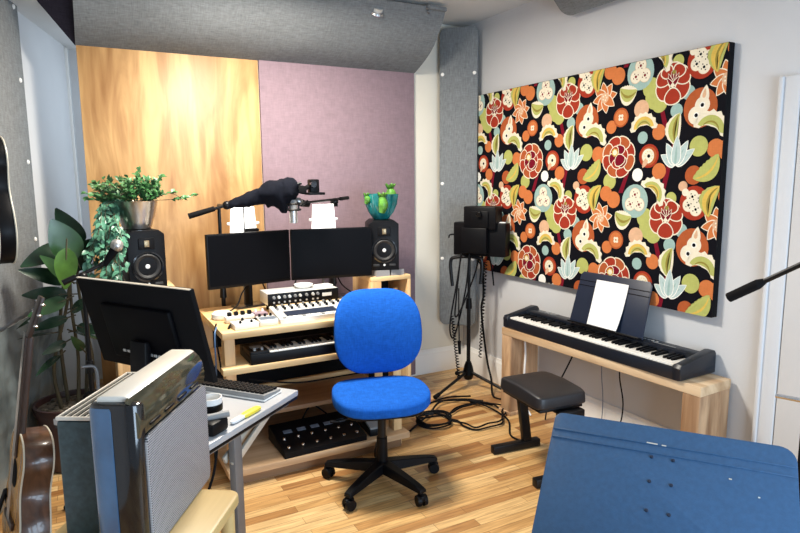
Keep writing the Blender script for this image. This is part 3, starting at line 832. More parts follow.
for i, (x, y, rz, z, lab) in enumerate(((1.44, 3.22, .5, .182, 'white crumpled sheet on the foot controller beneath the office chair'), (1.42, 3.42, -.2, .098, 'white sheet of paper on the bottom shelf behind the foot controller'))):
    def sh(u, v, i=i): return Vector((.15 * (u - .5), .10 * (v - .5), .010 + .010 * math.sin(5 * u + i) + .006 * noise.noise((u * 4, v * 4, i))))
    o = cloth_sheet(10, 8, sh, .0012).build('paper_sheet', M['paper'], loc=(x, y, z), rot=(0, 0, rz)); tag(o, lab, 'paper')
for i, (pts, lab) in enumerate(((([(.75, 3.14, .55), (1.0, 3.10, .50), (1.30, 3.14, .48), (1.60, 3.25, .44)]), 'black cable strung under the keyboard shelf toward the office chair'),
                               ([(1.10, 3.36, .15), (1.22, 3.48, .2), (1.34, 3.40, .12), (1.50, 3.46, .1), (1.6, 3.36, .1)], 'black cable curling behind the foot controller'))):
    b = MB(); b.tube(pts, .005); tag(b.build('cable', M['black_matte']), lab, 'cable')

# ------------------------------------------------------------------ microphones and lamps behind the desk
def rod_stand(T, base, top, r=.011, feet=True, m='black_metal', fr=.30, a0=20, hub=.16):
    x, y, z0 = base
    b = MB(); b.rod((x, y, z0 + .06), (x, y, top * .62), r * 1.25, seg=12); b.rod((x, y, top * .6), (x, y, top), r, seg=12); b.build('pole', M[m], T)
    b = MB(); b.rod((x, y, top * .60), (x, y, top * .60 + .06), r * 2.0, r * 1.6, 14); b.build('clutch', M[m], T)
    if feet:
        b = MB(); b.rod((x, y, z0 + hub - .07), (x, y, z0 + hub + .03), r * 2.4, r * 1.6, 14); b.build('hub', M[m], T)
        for k in range(3):
            t = R(a0 + 120 * k)
            b = MB(); p = Vector((x + fr * math.cos(t), y + fr * math.sin(t), z0 + .014)); b.rod((x, y, z0 + hub), p, .011, .010, 10)
            lg = b.build('leg', M[m], T)
            b = MB(); b.ball(p, .0145, seg=10); b.build('rubber_foot', M['black_matte'], lg)
T = thing('boom_stand', 'black boom mic stand behind the left desk monitor carrying the cloth wrapped arm', 'microphone stand', (.785, 3.86, 0))
rod_stand(T, (0, 0, 0), 1.45, fr=.165, a0=90)
b = MB(); b.rod((-.21, -.20, 1.402), (.44, -.29, 1.585), .009, seg=12); bo = b.build('boom', M['black_metal'], T)
b = MB(); b.rod((-.215, -.200, 1.401), (-.07, -.217, 1.442), .017, .015, 14); b.build('counterweight', M['black_matte'], bo)
b = MB(); b.rod((-.005, -.225, 1.455), (.0, 0, 1.45), .013); b.ball((0, -.225, 1.460), .026, seg=14); b.build('swivel', M['black_metal'], T)
b = MB()
b.tube([(.0, -.225, 1.442), (.06, -.235, 1.458), (.14, -.247, 1.478), (.21, -.258, 1.495), (.28, -.27, 1.502), (.33, -.275, 1.505), (.37, -.28, 1.520), (.41, -.285, 1.535)], .03, 18, 6,
       radii=[.016, .034, .042, .052, .078, .088, .070, .050])
for v in b.bm.verts:
    v.co.z += .018 + .035 * v.co.x
    n = noise.noise_vector(v.co * 14); v.co += n * .020 + noise.noise_vector(v.co * 34) * .008
    if .23 < v.co.x < .35 and v.co.z < 1.485: v.co.z -= (1.485 - v.co.z) * .9
b.build('cloth_sleeve', M['sock'], T, angle=60)
T = thing('desk_camera', 'small black camera on a mount at the end of the cloth wrapped boom', 'camera', (1.225, 3.575, 1.535))
b = MB(); b.rod((-.02, 0, .0), (.045, -.01, .028), .014); b.box((.0, 0, .01), (.06, .05, .05), (0, .2, 0), .008); b.build('mount', M['black_matte'], T)
b = MB(); b.box((.075, -.01, .030), (.06, .06, .085), bev=.008); cb = b.build('body', M['black'], T)
b = MB(); b.box((.080, -.02, -.015), (.105, .08, .016), bev=.004); b.build('base_plate', M['black'], cb)
b = MB(); b.rod((.060, -.04, .04), (.055, -.075, .042), .020, .018, 18); b.build('lens', M['black_gloss'], cb)
T = thing('studio_microphone', 'silver studio microphone hanging upside down in a shock mount above the desk monitors', 'microphone', (1.165, 3.56, 1.40))
b = MB(); b.rod((0, 0, -.055), (0, 0, .02), .024, .024, 22); b.build('grille', M['mic_grille'], T)
b = MB(); b.rod((0, 0, .02), (0, 0, .085), .026, .022, 22); b.build('body', M['grey'], T)
b = MB(); b.lathe([(.046, -.006), (.052, 0), (.046, .006), (.042, 0), (.046, -.006)], (0, 0, .025), 28); b.lathe([(.046, -.006), (.052, 0), (.046, .006), (.042, 0), (.046, -.006)], (0, 0, .06), 28)
for k in range(4):
    t = k * PI / 2 + .4; b.rod((.047 * math.cos(t), .047 * math.sin(t), .022), (.047 * math.cos(t), .047 * math.sin(t), .064), .004)
b.rod((.047, 0, .05), (.10, .02, .075), .008); b.build('shock_mount', M['black_metal'], T)
T = thing('boom_stand', 'black boom mic stand behind the right desk monitor with a short level arm', 'microphone stand', (1.575, 3.955, 0))
rod_stand(T, (0, 0, 0), 1.46, fr=.19, a0=10)
b = MB(); b.rod((-.31, -.28, 1.46), (.10, -.0, 1.475), .0085, seg=12); b.rod((.04, -.055, 1.473), (.12, .0, 1.477), .013, seg=12); b.build('boom', M['black_metal'], T)
b = MB(); b.ball((0, -.05, 1.455), .026, seg=14); b.rod((-.05, -.05, 1.43), (.02, -.05, 1.43), .010); b.build('swivel', M['black_metal'], T)
T = thing('handheld_microphone', 'dark handheld microphone with silver striped head on the short level boom arm', 'microphone', (1.255, 3.62, 1.46), 0)
b = MB(); b.ball((-.035, 0, .012), .030, (1.25, 1, .8), rot=(0, .5, 0)); b.build('head', M['mic_grille'], T)
b = MB(); b.rod((-.015, 0, .002), (.035, 0, -.012), .024, .014, 18); b.build('body', M['black'], T)
def lamp(label, loc, w, h, dark):
    T = thing('studio_lamp', label, 'lamp', loc)
    b = MB(); b.prism([(-w / 2, 0), (w / 2, 0), (w / 2 - .012, h), (-w / 2 + .012, h)], .05, Matrix.Translation((0, .025, 0)) @ Euler((R(90), 0, 0)).to_matrix().to_4x4(), bev=.012)
    b.build('diffuser', M['led_white'], T)
    b = MB(); b.box((0, .03, h * .45), (w * .8, .02, h * .7), bev=.006); b.build('housing', M['white'], T)
    for s in (-1, 1):
        b = MB(); b.rod((s * (w / 2 - .005), 0, h * .4), (s * (w / 2 + .018), 0, h * .4), .011, .008, 12); b.build('knob', M['white'], T)
    b = MB(); b.rod((0, .03, .05), (0, .03, -.50), .009); b.build('post', M['grey_metal'], T)
    b = MB(); b.prism(rounded_rect(.16, .10, .03), .012, Matrix.Translation((0, .03, -.512))); b.build('base', M['grey_metal'], T)
    if dark:
        b = MB(); b.bar((0, -.030, .0), (0, -.030, h), .009, .006); b.build('bracket', M['black'], T)
        b = MB(); b.box((.045, -.035, .020), (.085, .04, .040), bev=.008); b.build('battery', M['black_matte'], T)
    return T
for loc, w, h, dark, lab in (((.925, 3.84, 1.265), .165, .175, True, 'white lamp panel with black bracket behind the left desk monitor'), ((1.465, 3.84, 1.272), .165, .17, False, 'plain glowing white lamp panel behind the right desk monitor')):
    L_ = lamp(lab, loc, w, h, dark)
# shelf that carries the lamps: the narrow ledge behind the desk
T = thing('lamp_ledge', 'narrow pine ledge behind the two desk monitors carrying the lamp posts', 'shelf', (.86, 3.81, .0))
b = MB(); b.box((.33, .07, .738), (.70, .13, .022), bev=.002); b.build('board', M['pine'], T)
for x in (.02, .64):
    b = MB(); b.box((x, .07, .363), (.03, .10, .727)); b.build('leg', M['pine_z'], T)

# ------------------------------------------------------------------ pots on the speakers
T = thing('silver_pot', 'shiny silver pot on the left speaker holding a trailing green plant', 'flower pot', (.298, 3.715, 1.3375))
b = MB(); b.lathe([(0, 0), (.070, 0), (.076, .004), (.100, .08), (.117, .152), (.121, .158), (.115, .158), (.106, .14), (0, .135)], (0, 0, 0), 40); b.build('pot', M['steel'], T)
b = MB(); b.lathe([(0, .140), (.106, .140), (.106, .13)], (0, 0, 0), 24); b.build('soil', M['soil'], T)
fol = MB(); vine = MB(); st = MB()
rr = random.Random(3)
def sprig(b, p, d, n_, L, W, mi=0):
    for k in range(n_):
        t = rr.uniform(-1, 1); dd = Vector(d) + Vector((rr.uniform(-1, 1), rr.uniform(-1, 1), rr.uniform(-.5, .7))) * .95
        b.leaf(Vector(p) + Vector(d) * .02 * t, dd, (rr.uniform(-.5, .5), -.6 + rr.uniform(-.5, .5), .8), L * rr.uniform(.7, 1.25), W * rr.uniform(.8, 1.2), .3, .2, 3)
for k in range(58):                                   # the mound above the rim
    a = rr.uniform(0, 2 * PI); el = rr.uniform(.25, 1.35); Ln = rr.uniform(.07, .20)
    d = Vector((math.cos(a) * math.cos(el) - .38, math.sin(a) * math.cos(el) * .8, math.sin(el))).normalized()
    p0 = Vector((.05 * math.cos(a), .05 * math.sin(a), .15)); p1 = p0 + d * Ln + Vector((0, 0, -.03))
    st.tube([p0, p0 + d * Ln * .55 + Vector((0, 0, .02)), p1], .0016, 5, 3)
    for t in (.4, .6, .8, 1.0): sprig(fol, p0.lerp(p1, t), d, 6, .031, .019)
for pts in ([(.08, -.04, .16), (.17, -.09, .20), (.23, -.11, .17)], [(.08, -.06, .16), (.20, -.08, .165), (.30, -.10, .19)]):
    st.tube(pts, .0016, 5, 4)
    for q_ in pts[1:]: sprig(fol, q_, (1, 0, .2), 9, .030, .020)
for k in range(34):                                   # strands trailing down left of the speaker
    x0 = rr.uniform(-.15, -.075); y0 = rr.uniform(-.06, .05); Ld = rr.uniform(.14, .54)
    x1 = x0 - rr.uniform(.0, .15) + (.10 if k % 5 == 0 else 0); y1 = -.19 + rr.uniform(-.06, .06)
    pts = [(x0 * .6, y0 * .5, .16), (x0 - .02, y0, .14), (x0 * .7 + x1 * .3 - .02, y1 * .8, .14 - Ld * .45), (x1, y1, .14 - Ld)]
    st.tube(pts, .0018, 5, 4)
    for s_ in range(9):
        t = (s_ + .6) / 9.3; i = min(2, int(t * 3)); f = t * 3 - i
        sprig(vine, Vector(pts[i]).lerp(Vector(pts[i + 1]), f), (-.3, -.4, -.8), 4, .042, .026)
fol.build('foliage', M['leaf'], T); vine.build('trailing_foliage', M['leaf_blue'], T); st.build('stems', M['stem'], T)

T = thing('teal_bowl', 'glazed teal lobed bowl on the right speaker holding green succulents', 'flower pot', (1.850, 3.745, 1.3325))
lob = lambda t, z: .055 * math.cos(8 * t) * min(1, z / .06)
b = MB(); b.lathe([(0, 0), (.050, 0), (.056, .004), (.088, .05), (.110, .105), (.120, .172), (.114, .172), (.102, .11), (.06, .06), (0, .055)], (0, 0, 0), 64, wob=lob); b.build('bowl', M['teal_glaze'], T)
def succ(x, y, z0, h, s):
    b = MB()
    b.tube([(x, y, z0), (x + .008, y - .01, z0 + h * .5), (x, y - .008, z0 + h)], .02, 12, 5, radii=[.018 * s, .030 * s, .020 * s])
    for k in range(9):
        t = k * 2.4; b.leaf((x, y - .008, z0 + h * .85), (math.cos(t), math.sin(t) - .2, .55), (0, 0, 1), .050 * s, .030 * s, -.4, .4, 5)
    return b.build('succulent', M['green_glaze'], T)
succ(-.050, -.112, .05, .105, 1.1); succ(.050, -.035, .12, .085, 1.2); succ(-.122, -.02, .11, .05, .7)
b = MB(); b.ball((-.06, -.05, .135), .018, (1.5, 1, .6)); b.ball((.0, .0, .12), .03, (1.8, 1.3, .5)); b.build('moss', M['rosewood'], T)

# ------------------------------------------------------------------ piano on its wooden bench
T = thing('piano_bench_shelf', 'long oak bench under the black digital piano on the right wall', 'bench', (2.6645, 2.512, 0), R(3))
b = MB(); b.box((0, 0, .575), (.25, 1.45, .05), bev=.004); b.build('top', M['oak_z'] if False else wood('oak_top', (.42, .25, .125), (.72, .53, .33), 'Y', 3, .5, .08, .4), T)
for y, s in ((-.725, 1), (.725, -1)):
    for x in (-.082, .082):
        b = MB(); b.box((x, y + s * .05, .275), (.084, .095, .55), bev=.004); b.build('leg', M['oak_z'], T)
    b = MB(); b.box((0, y + s * .05, .275), (.10, .09, .545)); b.build('end_board', M['oak_z'], T)
    b = MB(); b.box((0, y + s * .05, .012), (.27, .12, .024), bev=.003); b.build('foot_board', M['oak_z'], T)

T = thing('digital_piano', 'black digital piano with white keys standing on the long oak bench', 'piano', (2.514, 3.225, .6005), R(-88.1))
PL, PD = 1.345, .278
b = MB(); b.box((PL / 2, PD / 2, .026), (PL, PD, .044), bev=.006); b.box((PL / 2, .006, .034), (PL - .02, .016, .066), bev=.005); b.build('body', M['piano'], T)
prof = [(.165, .04), (.165, .100), (.180, .108), (.262, .100), (.275, .088), (.275, .04)]
b = MB(); b.prism(prof, PL - .08, frame((0, 1, 0), (0, 0, 1), (1, 0, 0)) @ Matrix.Translation((0, 0, .04)), bev=.003); pn = b.build('control_panel', M['piano'], T)
cheek = [(-.004, .006), (-.006, .066), (.006, .084), (.04, .088), (.15, .108), (.24, .126), (.268, .122), (.280, .105), (.280, .006)]
for x in (0, PL - .045):
    b = MB(); b.prism(cheek, .045, frame((0, 1, 0), (0, 0, 1), (1, 0, 0)) @ Matrix.Translation((0, 0, x)), bev=.005); b.build('cheek', M['piano'], T)
for x in [.12 + i * .028 for i in range(5)] + [.96 + i * .028 for i in range(4)]:
    b = MB(); b.box((x, .215, .1062), (.018, .010, .004), bev=.001); b.build('button', M['grey'], pn)
b = MB(); b.box((.205 + .9, .19, .1078), (.14, .008, .0015), (-.1, 0, 0)); b.build('lettering_strip', M['grey'], pn)
b = MB(); b.box((.21, .24, .104), (.11, .035, .003), (-.1, 0, 0)); b.build('speaker_slot', M['grey'], pn)
keys(T, .049, 52, .0238, .016, .148, .066, 5)
tilt = Euler((R(-15), 0, 0)).to_matrix().to_4x4()
TR_ = Matrix.Translation((.715, .165, .108)) @ tilt @ Euler((R(90), 0, 0)).to_matrix().to_4x4()
w2, h2 = .272, .325
b = MB(TR_); b.prism([(-w2, 0), (w2, 0), (w2 - .012, h2 - .02), (w2 - .03, h2), (-w2 + .03, h2), (-w2 + .012, h2 - .02)], .008, Matrix.Translation((0, 0, -.004)), bev=.002)
mr = b.build('music_rest', M['rest'], T)
for yy in (h2 - .055, h2 - .085):
    b = MB(TR_); b.box((0, yy, .005), (2 * w2 - .03, .004, .003)); b.build('groove', M['black'], mr)
b = MB(TR_); b.box((0, .004, .016), (2 * w2 - .01, .010, .030), bev=.003); b.build('lip', M['black'], mr)
# sheet of paper on the rest: it bows a little forward at the foot
TP = Matrix.Translation((2.514, 3.225, .6005)) @ Euler((0, 0, R(-88.1))).to_matrix().to_4x4() @ TR_
def sheetf(u, v):
    return TP @ Vector((-.005 + (u - .5) * .235, .012 + v * .275, .010 + .020 * (1 - v) ** 3 * (u + .2)))
tag(cloth_sheet(8, 16, sheetf, .0008).build('music_sheet', M['paper']), 'white sheet of paper on the music rest of the digital piano', 'paper')
for i, (pts, rad, m, lab) in enumerate((
    ([(2.80, 2.83, .62), (2.80, 2.84, .50), (2.77, 2.90, .33), (2.72, 2.98, .12), (2.66, 2.95, .006)], .005, 'black_matte', 'thick black cable hanging below the left end of the piano'),
    ([(2.81, 2.62, .55), (2.80, 2.61, .40), (2.81, 2.60, .22), (2.80, 2.60, .006)], .0028, 'slate', 'thin grey cable hanging below the middle of the piano'),
    ([(2.80, 2.47, .55), (2.79, 2.46, .42), (2.76, 2.40, .28), (2.78, 2.44, .12), (2.77, 2.52, .006)], .004, 'black_matte', 'black cable bowed below the piano, rightmost of those hanging there'),
    ([(2.60, 3.105, .54), (2.605, 3.10, .42), (2.595, 3.095, .30), (2.60, 3.10, .10), (2.62, 3.05, .008)], .007, 'white', 'white cable running down beside the left leg of the oak bench'))):
    b = MB(); b.tube(pts, rad); tag(b.build('cable', M[m]), lab, 'cable')

# piano stool
T = thing('piano_stool', 'black padded piano stool on a metal T shaped frame before the piano', 'stool', (2.19, 2.465, 0), R(-6))
SW, SD, SH = .160, .205, .480
def pad(p):
    k = (p.z + .04) / .08
    return (p.x * (1 - .04 * k), p.y * (1 - .03 * k), p.z + (.020 * math.cos(p.y / SD * 1.3) if p.z > 0 else 0))
b = MB(); b.superq((0, 0, SH - .035), (SW, SD, .035), .30, .22, warp=pad, nu=56); b.build('seat', M['vinyl'], T, angle=60)
b = MB(); b.box((0, 0, SH - .078), (.27, .36, .014), bev=.003); b.build('seat_plate', M['black_metal'], T)
for y in (-.215, .195):
    b = MB(); b.box((.03, y * 1.0, SH - .098), (.15, .05, .045), bev=.006); b.build('bracket', M['black_metal'], T)
b = MB(); b.bar((.02, -.24, SH - .11), (.02, .24, SH - .11), .035, .030, .004); b.build('cross_bar', M['black_metal'], T)
b = MB(); b.rod((-.03, .235, SH - .10), (-.03, .275, SH - .10), .026, .022, 18); b.build('knob', M['black'], T)
for y in (-.19, .235):
    b = MB(); b.bar((.07, y, .04), (.02, y, SH - .09), .055, .035, .004, up=(0, 1, 0)); b.build('leg', M['black_metal'], T)
    b = MB(); b.bar((-.165, y, .026), (.155, y, .026), .045, .045, .004); b.build('foot', M['black_metal'], T)

# ------------------------------------------------------------------ office chair
CX, CY = 1.333, 2.722
T = thing('office_chair', 'blue cloth swivel chair with black five star base in the room middle', 'chair', (CX, CY, 0), R(-16))
# local -y points at the viewer
b = MB(); b.rod((0, 0, .065), (0, 0, .13), .034, .030, 20); b.build('hub', M['black'], T)
for k, az in enumerate((153, 225, 297, 9, 81)):
    t = R(az + 2); L = .298
    d = Vector((math.cos(t), math.sin(t), 0)); e = Vector((-d.y, d.x, 0))
    b = MB(); bm = bmesh.new(); rows = []
    for i in range(7):
        f = i / 6; c = d * (.02 + L * f); w = .034 - .011 * f; zt = .132 - .026 * f - .010 * f * f; zb = .074 - .004 * f
        if i == 6: zt -= .006
        rows.append([bm.verts.new(c + e * w + Vector((0, 0, zb))), bm.verts.new(c + e * w * .8 + Vector((0, 0, zt))), bm.verts.new(c - e * w * .8 + Vector((0, 0, zt))), bm.verts.new(c - e * w + Vector((0, 0, zb)))])
    for r0, r1 in zip(rows, rows[1:]):
        for q0 in range(4): bm.faces.new((r0[q0], r0[(q0 + 1) % 4], r1[(q0 + 1) % 4], r1[q0]))
    bm.faces.new(rows[0]); bm.faces.new(rows[-1][::-1]); bmesh.ops.recalc_face_normals(bm, faces=bm.faces)
    bmesh.ops.bevel(bm, geom=list(bm.edges), offset=.004, segments=1, affect='EDGES')
    b._join(bm); arm = b.build('base_arm', M['black'], T)
    cp = d * (L + .005); sw = R(40 + 75 * k)
    ax = Vector((math.cos(sw), math.sin(sw), 0))
    b = MB()
    for s in (-1, 1): b.rod(cp + ax * (s * .008) + Vector((0, 0, .030)), cp + ax * (s * .026) + Vector((0, 0, .030)), .030, .027, 24)
    b.box(cp + Vector((0, 0, .046)), (.024, .05, .030), (0, 0, sw), .006); b.rod(cp + Vector((0, 0, .05)), cp + Vector((0, 0, .085)), .009)
    b.build('caster', M['black'], arm)
b = MB(); b.rod((0, 0, .12), (0, 0, .26), .031, .028, 22); b.build('gas_sleeve', M['black'], T)
b = MB(); b.rod((0, 0, .25), (0, 0, .42), .022, .022, 20); b.build('gas_piston', M['black_metal'], T)
b = MB(); b.box((0, .02, .415), (.17, .26, .045), bev=.012); b.build('mechanism', M['black'], T)
b = MB(); b.rod((-.07, -.03, .400), (-.235, -.045, .390), .006); b.box((-.25, -.046, .388), (.05, .022, .012), bev=.004); b.build('lever', M['black'], T)
b = MB(); b.rod((.07, -.02, .400), (.225, -.03, .380), .006); b.box((.245, -.031, .376), (.055, .024, .012), bev=.004); b.build('lever', M['black'], T)
b = MB(); b.superq((0, 0, .444), (.205, .195, .018), .3, .45); b.build('seat_pan', M['black'], T)
def seatw(p):
    u, v = p.x / .247, p.y / .225
    z = p.z
    if p.y < 0: z -= .022 * (v * v) ** 1.3                    # waterfall front
    if p.z > 0: z += .010 * (u * u) - .006 * (1 - u * u) * (1 - v * v)
    x = p.x * (1 - .07 * max(0, v)) 
    wr = .0022 * math.sin(38 * u + 3 * math.sin(9 * u)) * max(0, -v - .45) * (1 if p.z < .035 else .3)
    return (x, p.y - wr * 2.4, z + wr * .5)
b = MB(); b.superq((-.006, -.005, .494), (.252, .222, .043), .52, .66, warp=seatw, nu=96, nv=40); b.build('seat', M['chair_blue'], T, angle=80)
def backw(p):
    u, v = p.x / .213, p.z / .235
    x = p.x * (1 + .07 * (1 - v * v) - .02 * v - .20 * max(0, -v) ** 2.2 - .03 * max(0, v) ** 2)
    y = p.y + .050 * u * u * -1 + .030 * (1 - v * v) * -1 + .03 * max(0, v) ** 2
    if p.y < 0: y += .004 * math.exp(-(u / .05) ** 2) * (.6 if v > .1 else 0)
    return (x, y, p.z)
b = MB(); b.superq((.016, .235, .775), (.224, .046, .232), .56, .56, rot=(R(-7), 0, 0), warp=backw, nu=72, nv=44); b.build('backrest', M['chair_blue'], T, angle=80)
b = MB(); b.superq((.016, .268, .770), (.185, .030, .195), .45, .5, rot=(R(-7), 0, 0)); b.build('back_shell', M['black'], T)
b = MB(); b.tube([(0, .10, .405), (0, .25, .410), (0, .30, .43), (0, .305, .60), (0, .30, .74)], .018, 10, 6); b.build('back_post', M['black'], T)

# ------------------------------------------------------------------ stand in the corner with cables
T = thing('equipment_stand', 'black tripod stand in the room corner carrying two black boxes', 'stand', (2.600, 3.765, 0), R(-40))
b = MB(); b.rod((0, 0, .12), (0, 0, .66), .015, seg=14); b.rod((0, 0, .64), (0, 0, 1.05), .012, seg=14); b.build('pole', M['black_metal'], T)
b = MB(); b.rod((0, 0, .62), (0, 0, .70), .026, .020, 14); b.build('clutch', M['black'], T)
b = MB(); b.lathe([(0, .06), (.030, .06), (.046, .10), (.034, .16), (.020, .20), (0, .20)], (0, 0, 0), 18); b.build('hub', M['black'], T)
for t0 in (198, 292, 75):
    t = R(t0 + 40); p = Vector((.40 * math.cos(t), .40 * math.sin(t), .016))
    if t0 == 75: p *= .70; p.z = .016
    b = MB(); b.rod((0, 0, .125), p, .012, .011, 12); lg = b.build('leg', M['black_metal'], T)
    b = MB(); b.rod(p, p + (p - Vector((0, 0, .125))).normalized() * -.05, .018, .015, 12); b.build('rubber_foot', M['black_matte'], lg)
b = MB(); b.tube([(-.12, -.05, .80), (-.135, -.05, .98), (-.09, -.05, 1.02), (.06, -.05, 1.02), (.10, -.05, .98), (.09, -.05, .82)], .013, 10, 6); b.build('hanger', M['black_metal'], T)
rz = R(-18)
b = MB(); b.box((.095, -.06, 1.16), (.41, .10, .245), (0, 0, rz), .008); wide = b.build('wide_box', M['black'], T)
b = MB(); b.box((.05, -.125, 1.155), (.20, .05, .19), (0, 0, rz), .01); b.build('front_cover', M['black'], wide)
b = MB(); b.box((.25, -.13, 1.287), (.05, .02, .008), (0, 0, rz), .002); b.build('strip', M['white'], wide)
b = MB(); b.tube([(-.11, -.02, 1.19), (-.145, -.03, 1.185), (-.15, -.04, 1.165)], .006); b.build('hook', M['black_metal'], wide)
b = MB(); b.box((.105, -.075, 1.32), (.25, .14, .165), (0, 0, rz), .008); up = b.build('upper_box', M['black'], T)
b = MB(); b.box((.083, -.150, 1.31), (.14, .012, .12), (0, 0, rz), .004); b.build('front_window', M['black'], up)
b = MB(); b.rod((.085, -.155, 1.35), (.08, -.185, 1.345), .024, .018, 16); b.build('lens_hood', M['black_gloss'], up)
def cab(name, pts, r, m, lab, cat='cable', seg=8, sm=7):
    b = MB(); b.tube(pts, r, seg, sm); return tag(b.build(name, M[m]), lab, cat)
def coily(p0, p1, turns, rad, r, sag=0):
    p0, p1 = Vector(p0), Vector(p1); n = turns * 8
    return [p0.lerp(p1, i / n) + Vector((rad * math.cos(i * PI / 4), rad * math.sin(i * PI / 4), 0)) + Vector((0, 0, -sag * math.sin(PI * i / n))) for i in range(n + 1)]
S = Vector((2.600, 3.765, 0))
def sp(*a): return [S + Vector(p) for p in a]
cab('cable', sp((-.12, -.075, 1.06), (-.17, -.09, .85), (-.235, -.10, .55), (-.22, -.11, .44), (-.17, -.10, .52), (-.09, -.09, .80), (-.06, -.09, 1.07)), .006, 'black_matte', 'black cable in a long loop hung on the left of the corner stand')
cab('cable', sp((-.13, -.08, 1.05), (-.19, -.11, .72), (-.20, -.12, .60), (-.12, -.10, .68), (.02, -.06, .92), (.05, -.07, 1.08)), .006, 'black_matte', 'black cable in a short loop hung across the corner stand pole')
b = MB(); b.tube(coily(S + Vector((-.21, -.09, .60)), S + Vector((-.125, -.06, .10)), 22, .011, .004), .0042, 6, 0); tag(b.build('coiled_cable', M['black_matte']), 'coiled black lead hanging left of the corner stand pole', 'cable')
b = MB(); b.tube(coily(S + Vector((.09, -.09, .98)), S + Vector((.055, -.075, .24)), 28, .010, .004), .0040, 6, 0); tag(b.build('coiled_cable', M['black_matte']), 'coiled black lead hanging right of the corner stand pole', 'cable')
cab('cable', sp((-.14, -.07, .80), (-.145, -.08, .60), (-.14, -.08, .40)), .005, 'black_matte', 'short black lead with a plug hanging left of the corner stand')
b = MB(); b.rod(S + Vector((-.14, -.08, .40)), S + Vector((-.135, -.08, .30)), .014, .010, 12); tag(b.build('cable_plug', M['black']), 'black plug dangling above the skirting left of the stand pole', 'plug')
cab('cable', sp((.11, -.09, 1.06), (.14, -.10, .92), (.15, -.11, .80)), .006, 'black_matte', 'short black lead hanging below the right end of the wide black box')
cab('cable', sp((.06, -.08, 1.05), (.085, -.07, .74), (.075, -.06, .60), (.10, -.10, .24), (.085, -.18, .10), (.02, -.30, .008), (.06, -.42, .008), (-.02, -.52, .008)), .008, 'black_matte', 'thick black cable running from the corner stand down onto the floor')
# cables on the floor
def ring_pts(cx, cy, rx, ry, n, turns, z=.008, seed=1, wob=.02, rot=0):
    r2 = random.Random(seed); out = []
    for i in range(int(n * turns) + 1):
        t = 2 * PI * i / n; k = 1 + r2.uniform(-wob, wob) * 3
        x, y = rx * k * math.cos(t), ry * k * math.sin(t)
        out.append((cx + x * math.cos(rot) - y * math.sin(rot), cy + x * math.sin(rot) + y * math.cos(rot), z + .011 * (i / n) + .004 * math.sin(3 * t)))
    return out
cab('cable_coil', ring_pts(1.99, 3.27, .115, .11, 12, 3.6, .007, 2, .03), .0062, 'black_matte', 'small tight coil of black cable on the floor right of the blue chair')
cab('cable_coil', ring_pts(2.31, 3.22, .22, .18, 14, 2.1, .007, 5, .05, .5), .0058, 'black_matte', 'large loose coil of black cable on the floor before the corner stand')
cab('cable', [(1.55, 3.10, .007), (1.68, 3.16, .007), (1.80, 3.24, .008), (2.0, 3.36, .030), (2.2, 3.52, .030), (2.42, 3.50, .012), (2.50, 3.36, .008)], .007, 'black_matte', 'black cable running over the coils toward the oak bench')
cab('cable', [(2.18, 3.60, .008), (2.40, 3.42, .026), (2.45, 3.10, .008), (2.30, 2.86, .007), (2.33, 2.74, .007), (2.36, 2.68, .03)], .006, 'black_matte', 'black cable running along the floor to the foot of the piano stool')
cab('cable', [(1.62, 3.30, .007), (1.85, 3.50, .008), (2.05, 3.55, .008), (2.30, 3.62, .008), (2.48, 3.56, .007)], .006, 'black_matte', 'black cable along the floor behind the two coils')
b = MB(); b.rod((2.40, 3.455, .018), (2.48, 3.40, .018), .013, .010, 12); tag(b.build('cable_plug', M['black']), 'black plug lying on the floor by the left leg of the oak bench', 'plug')

# ------------------------------------------------------------------ left work table
C0 = Vector((.775, 2.385, 0))
TBL = R(130)
T = thing('work_table', 'small dark topped table with grey metal legs left of the blue chair', 'table', C0, TBL)
TL, TD, TZ = .70, .60, .72
b = MB(); b.box((TL / 2, TD / 2, TZ - .012), (TL, TD, .024), bev=.003); b.build('tabletop', mat('grey_laminate', (.40, .41, .43), .3, var=.04), T)
b = MB(); b.box((TL / 2, TD / 2, TZ - .030), (TL - .004, TD - .004, .014), bev=.002); b.build('edge_band', M['black'], T)
for x in (.05, TL - .05):
    for y in (.37,):
        b = MB(); b.bar((x, y, 0), (x, y, TZ - .036), .045, .028, .003); b.build('leg', M['grey_metal'], T)
    b = MB(); b.bar((x, .39, TZ - .17), (x, .13, TZ - .045), .012, .03, .002); b.bar((x + .03, .40, TZ - .15), (x + .03, .15, TZ - .045), .012, .03, .002); b.build('brace', M['pale_metal'], T)
    b = MB(); b.bar((x, .12, .02), (x, TD - .02, .02), .045, .035, .003); b.build('foot', M['grey_metal'], T)
    b = MB(); b.bar((x, .02, TZ - .05), (x, TD - .05, TZ - .05), .03, .028, .003); b.build('rail', M['grey_metal'], T)
TM = Matrix.Translation(C0) @ Euler((0, 0, TBL)).to_matrix().to_4x4()
def on_table(x, y, z=TZ): return TM @ Vector((x, y, z))
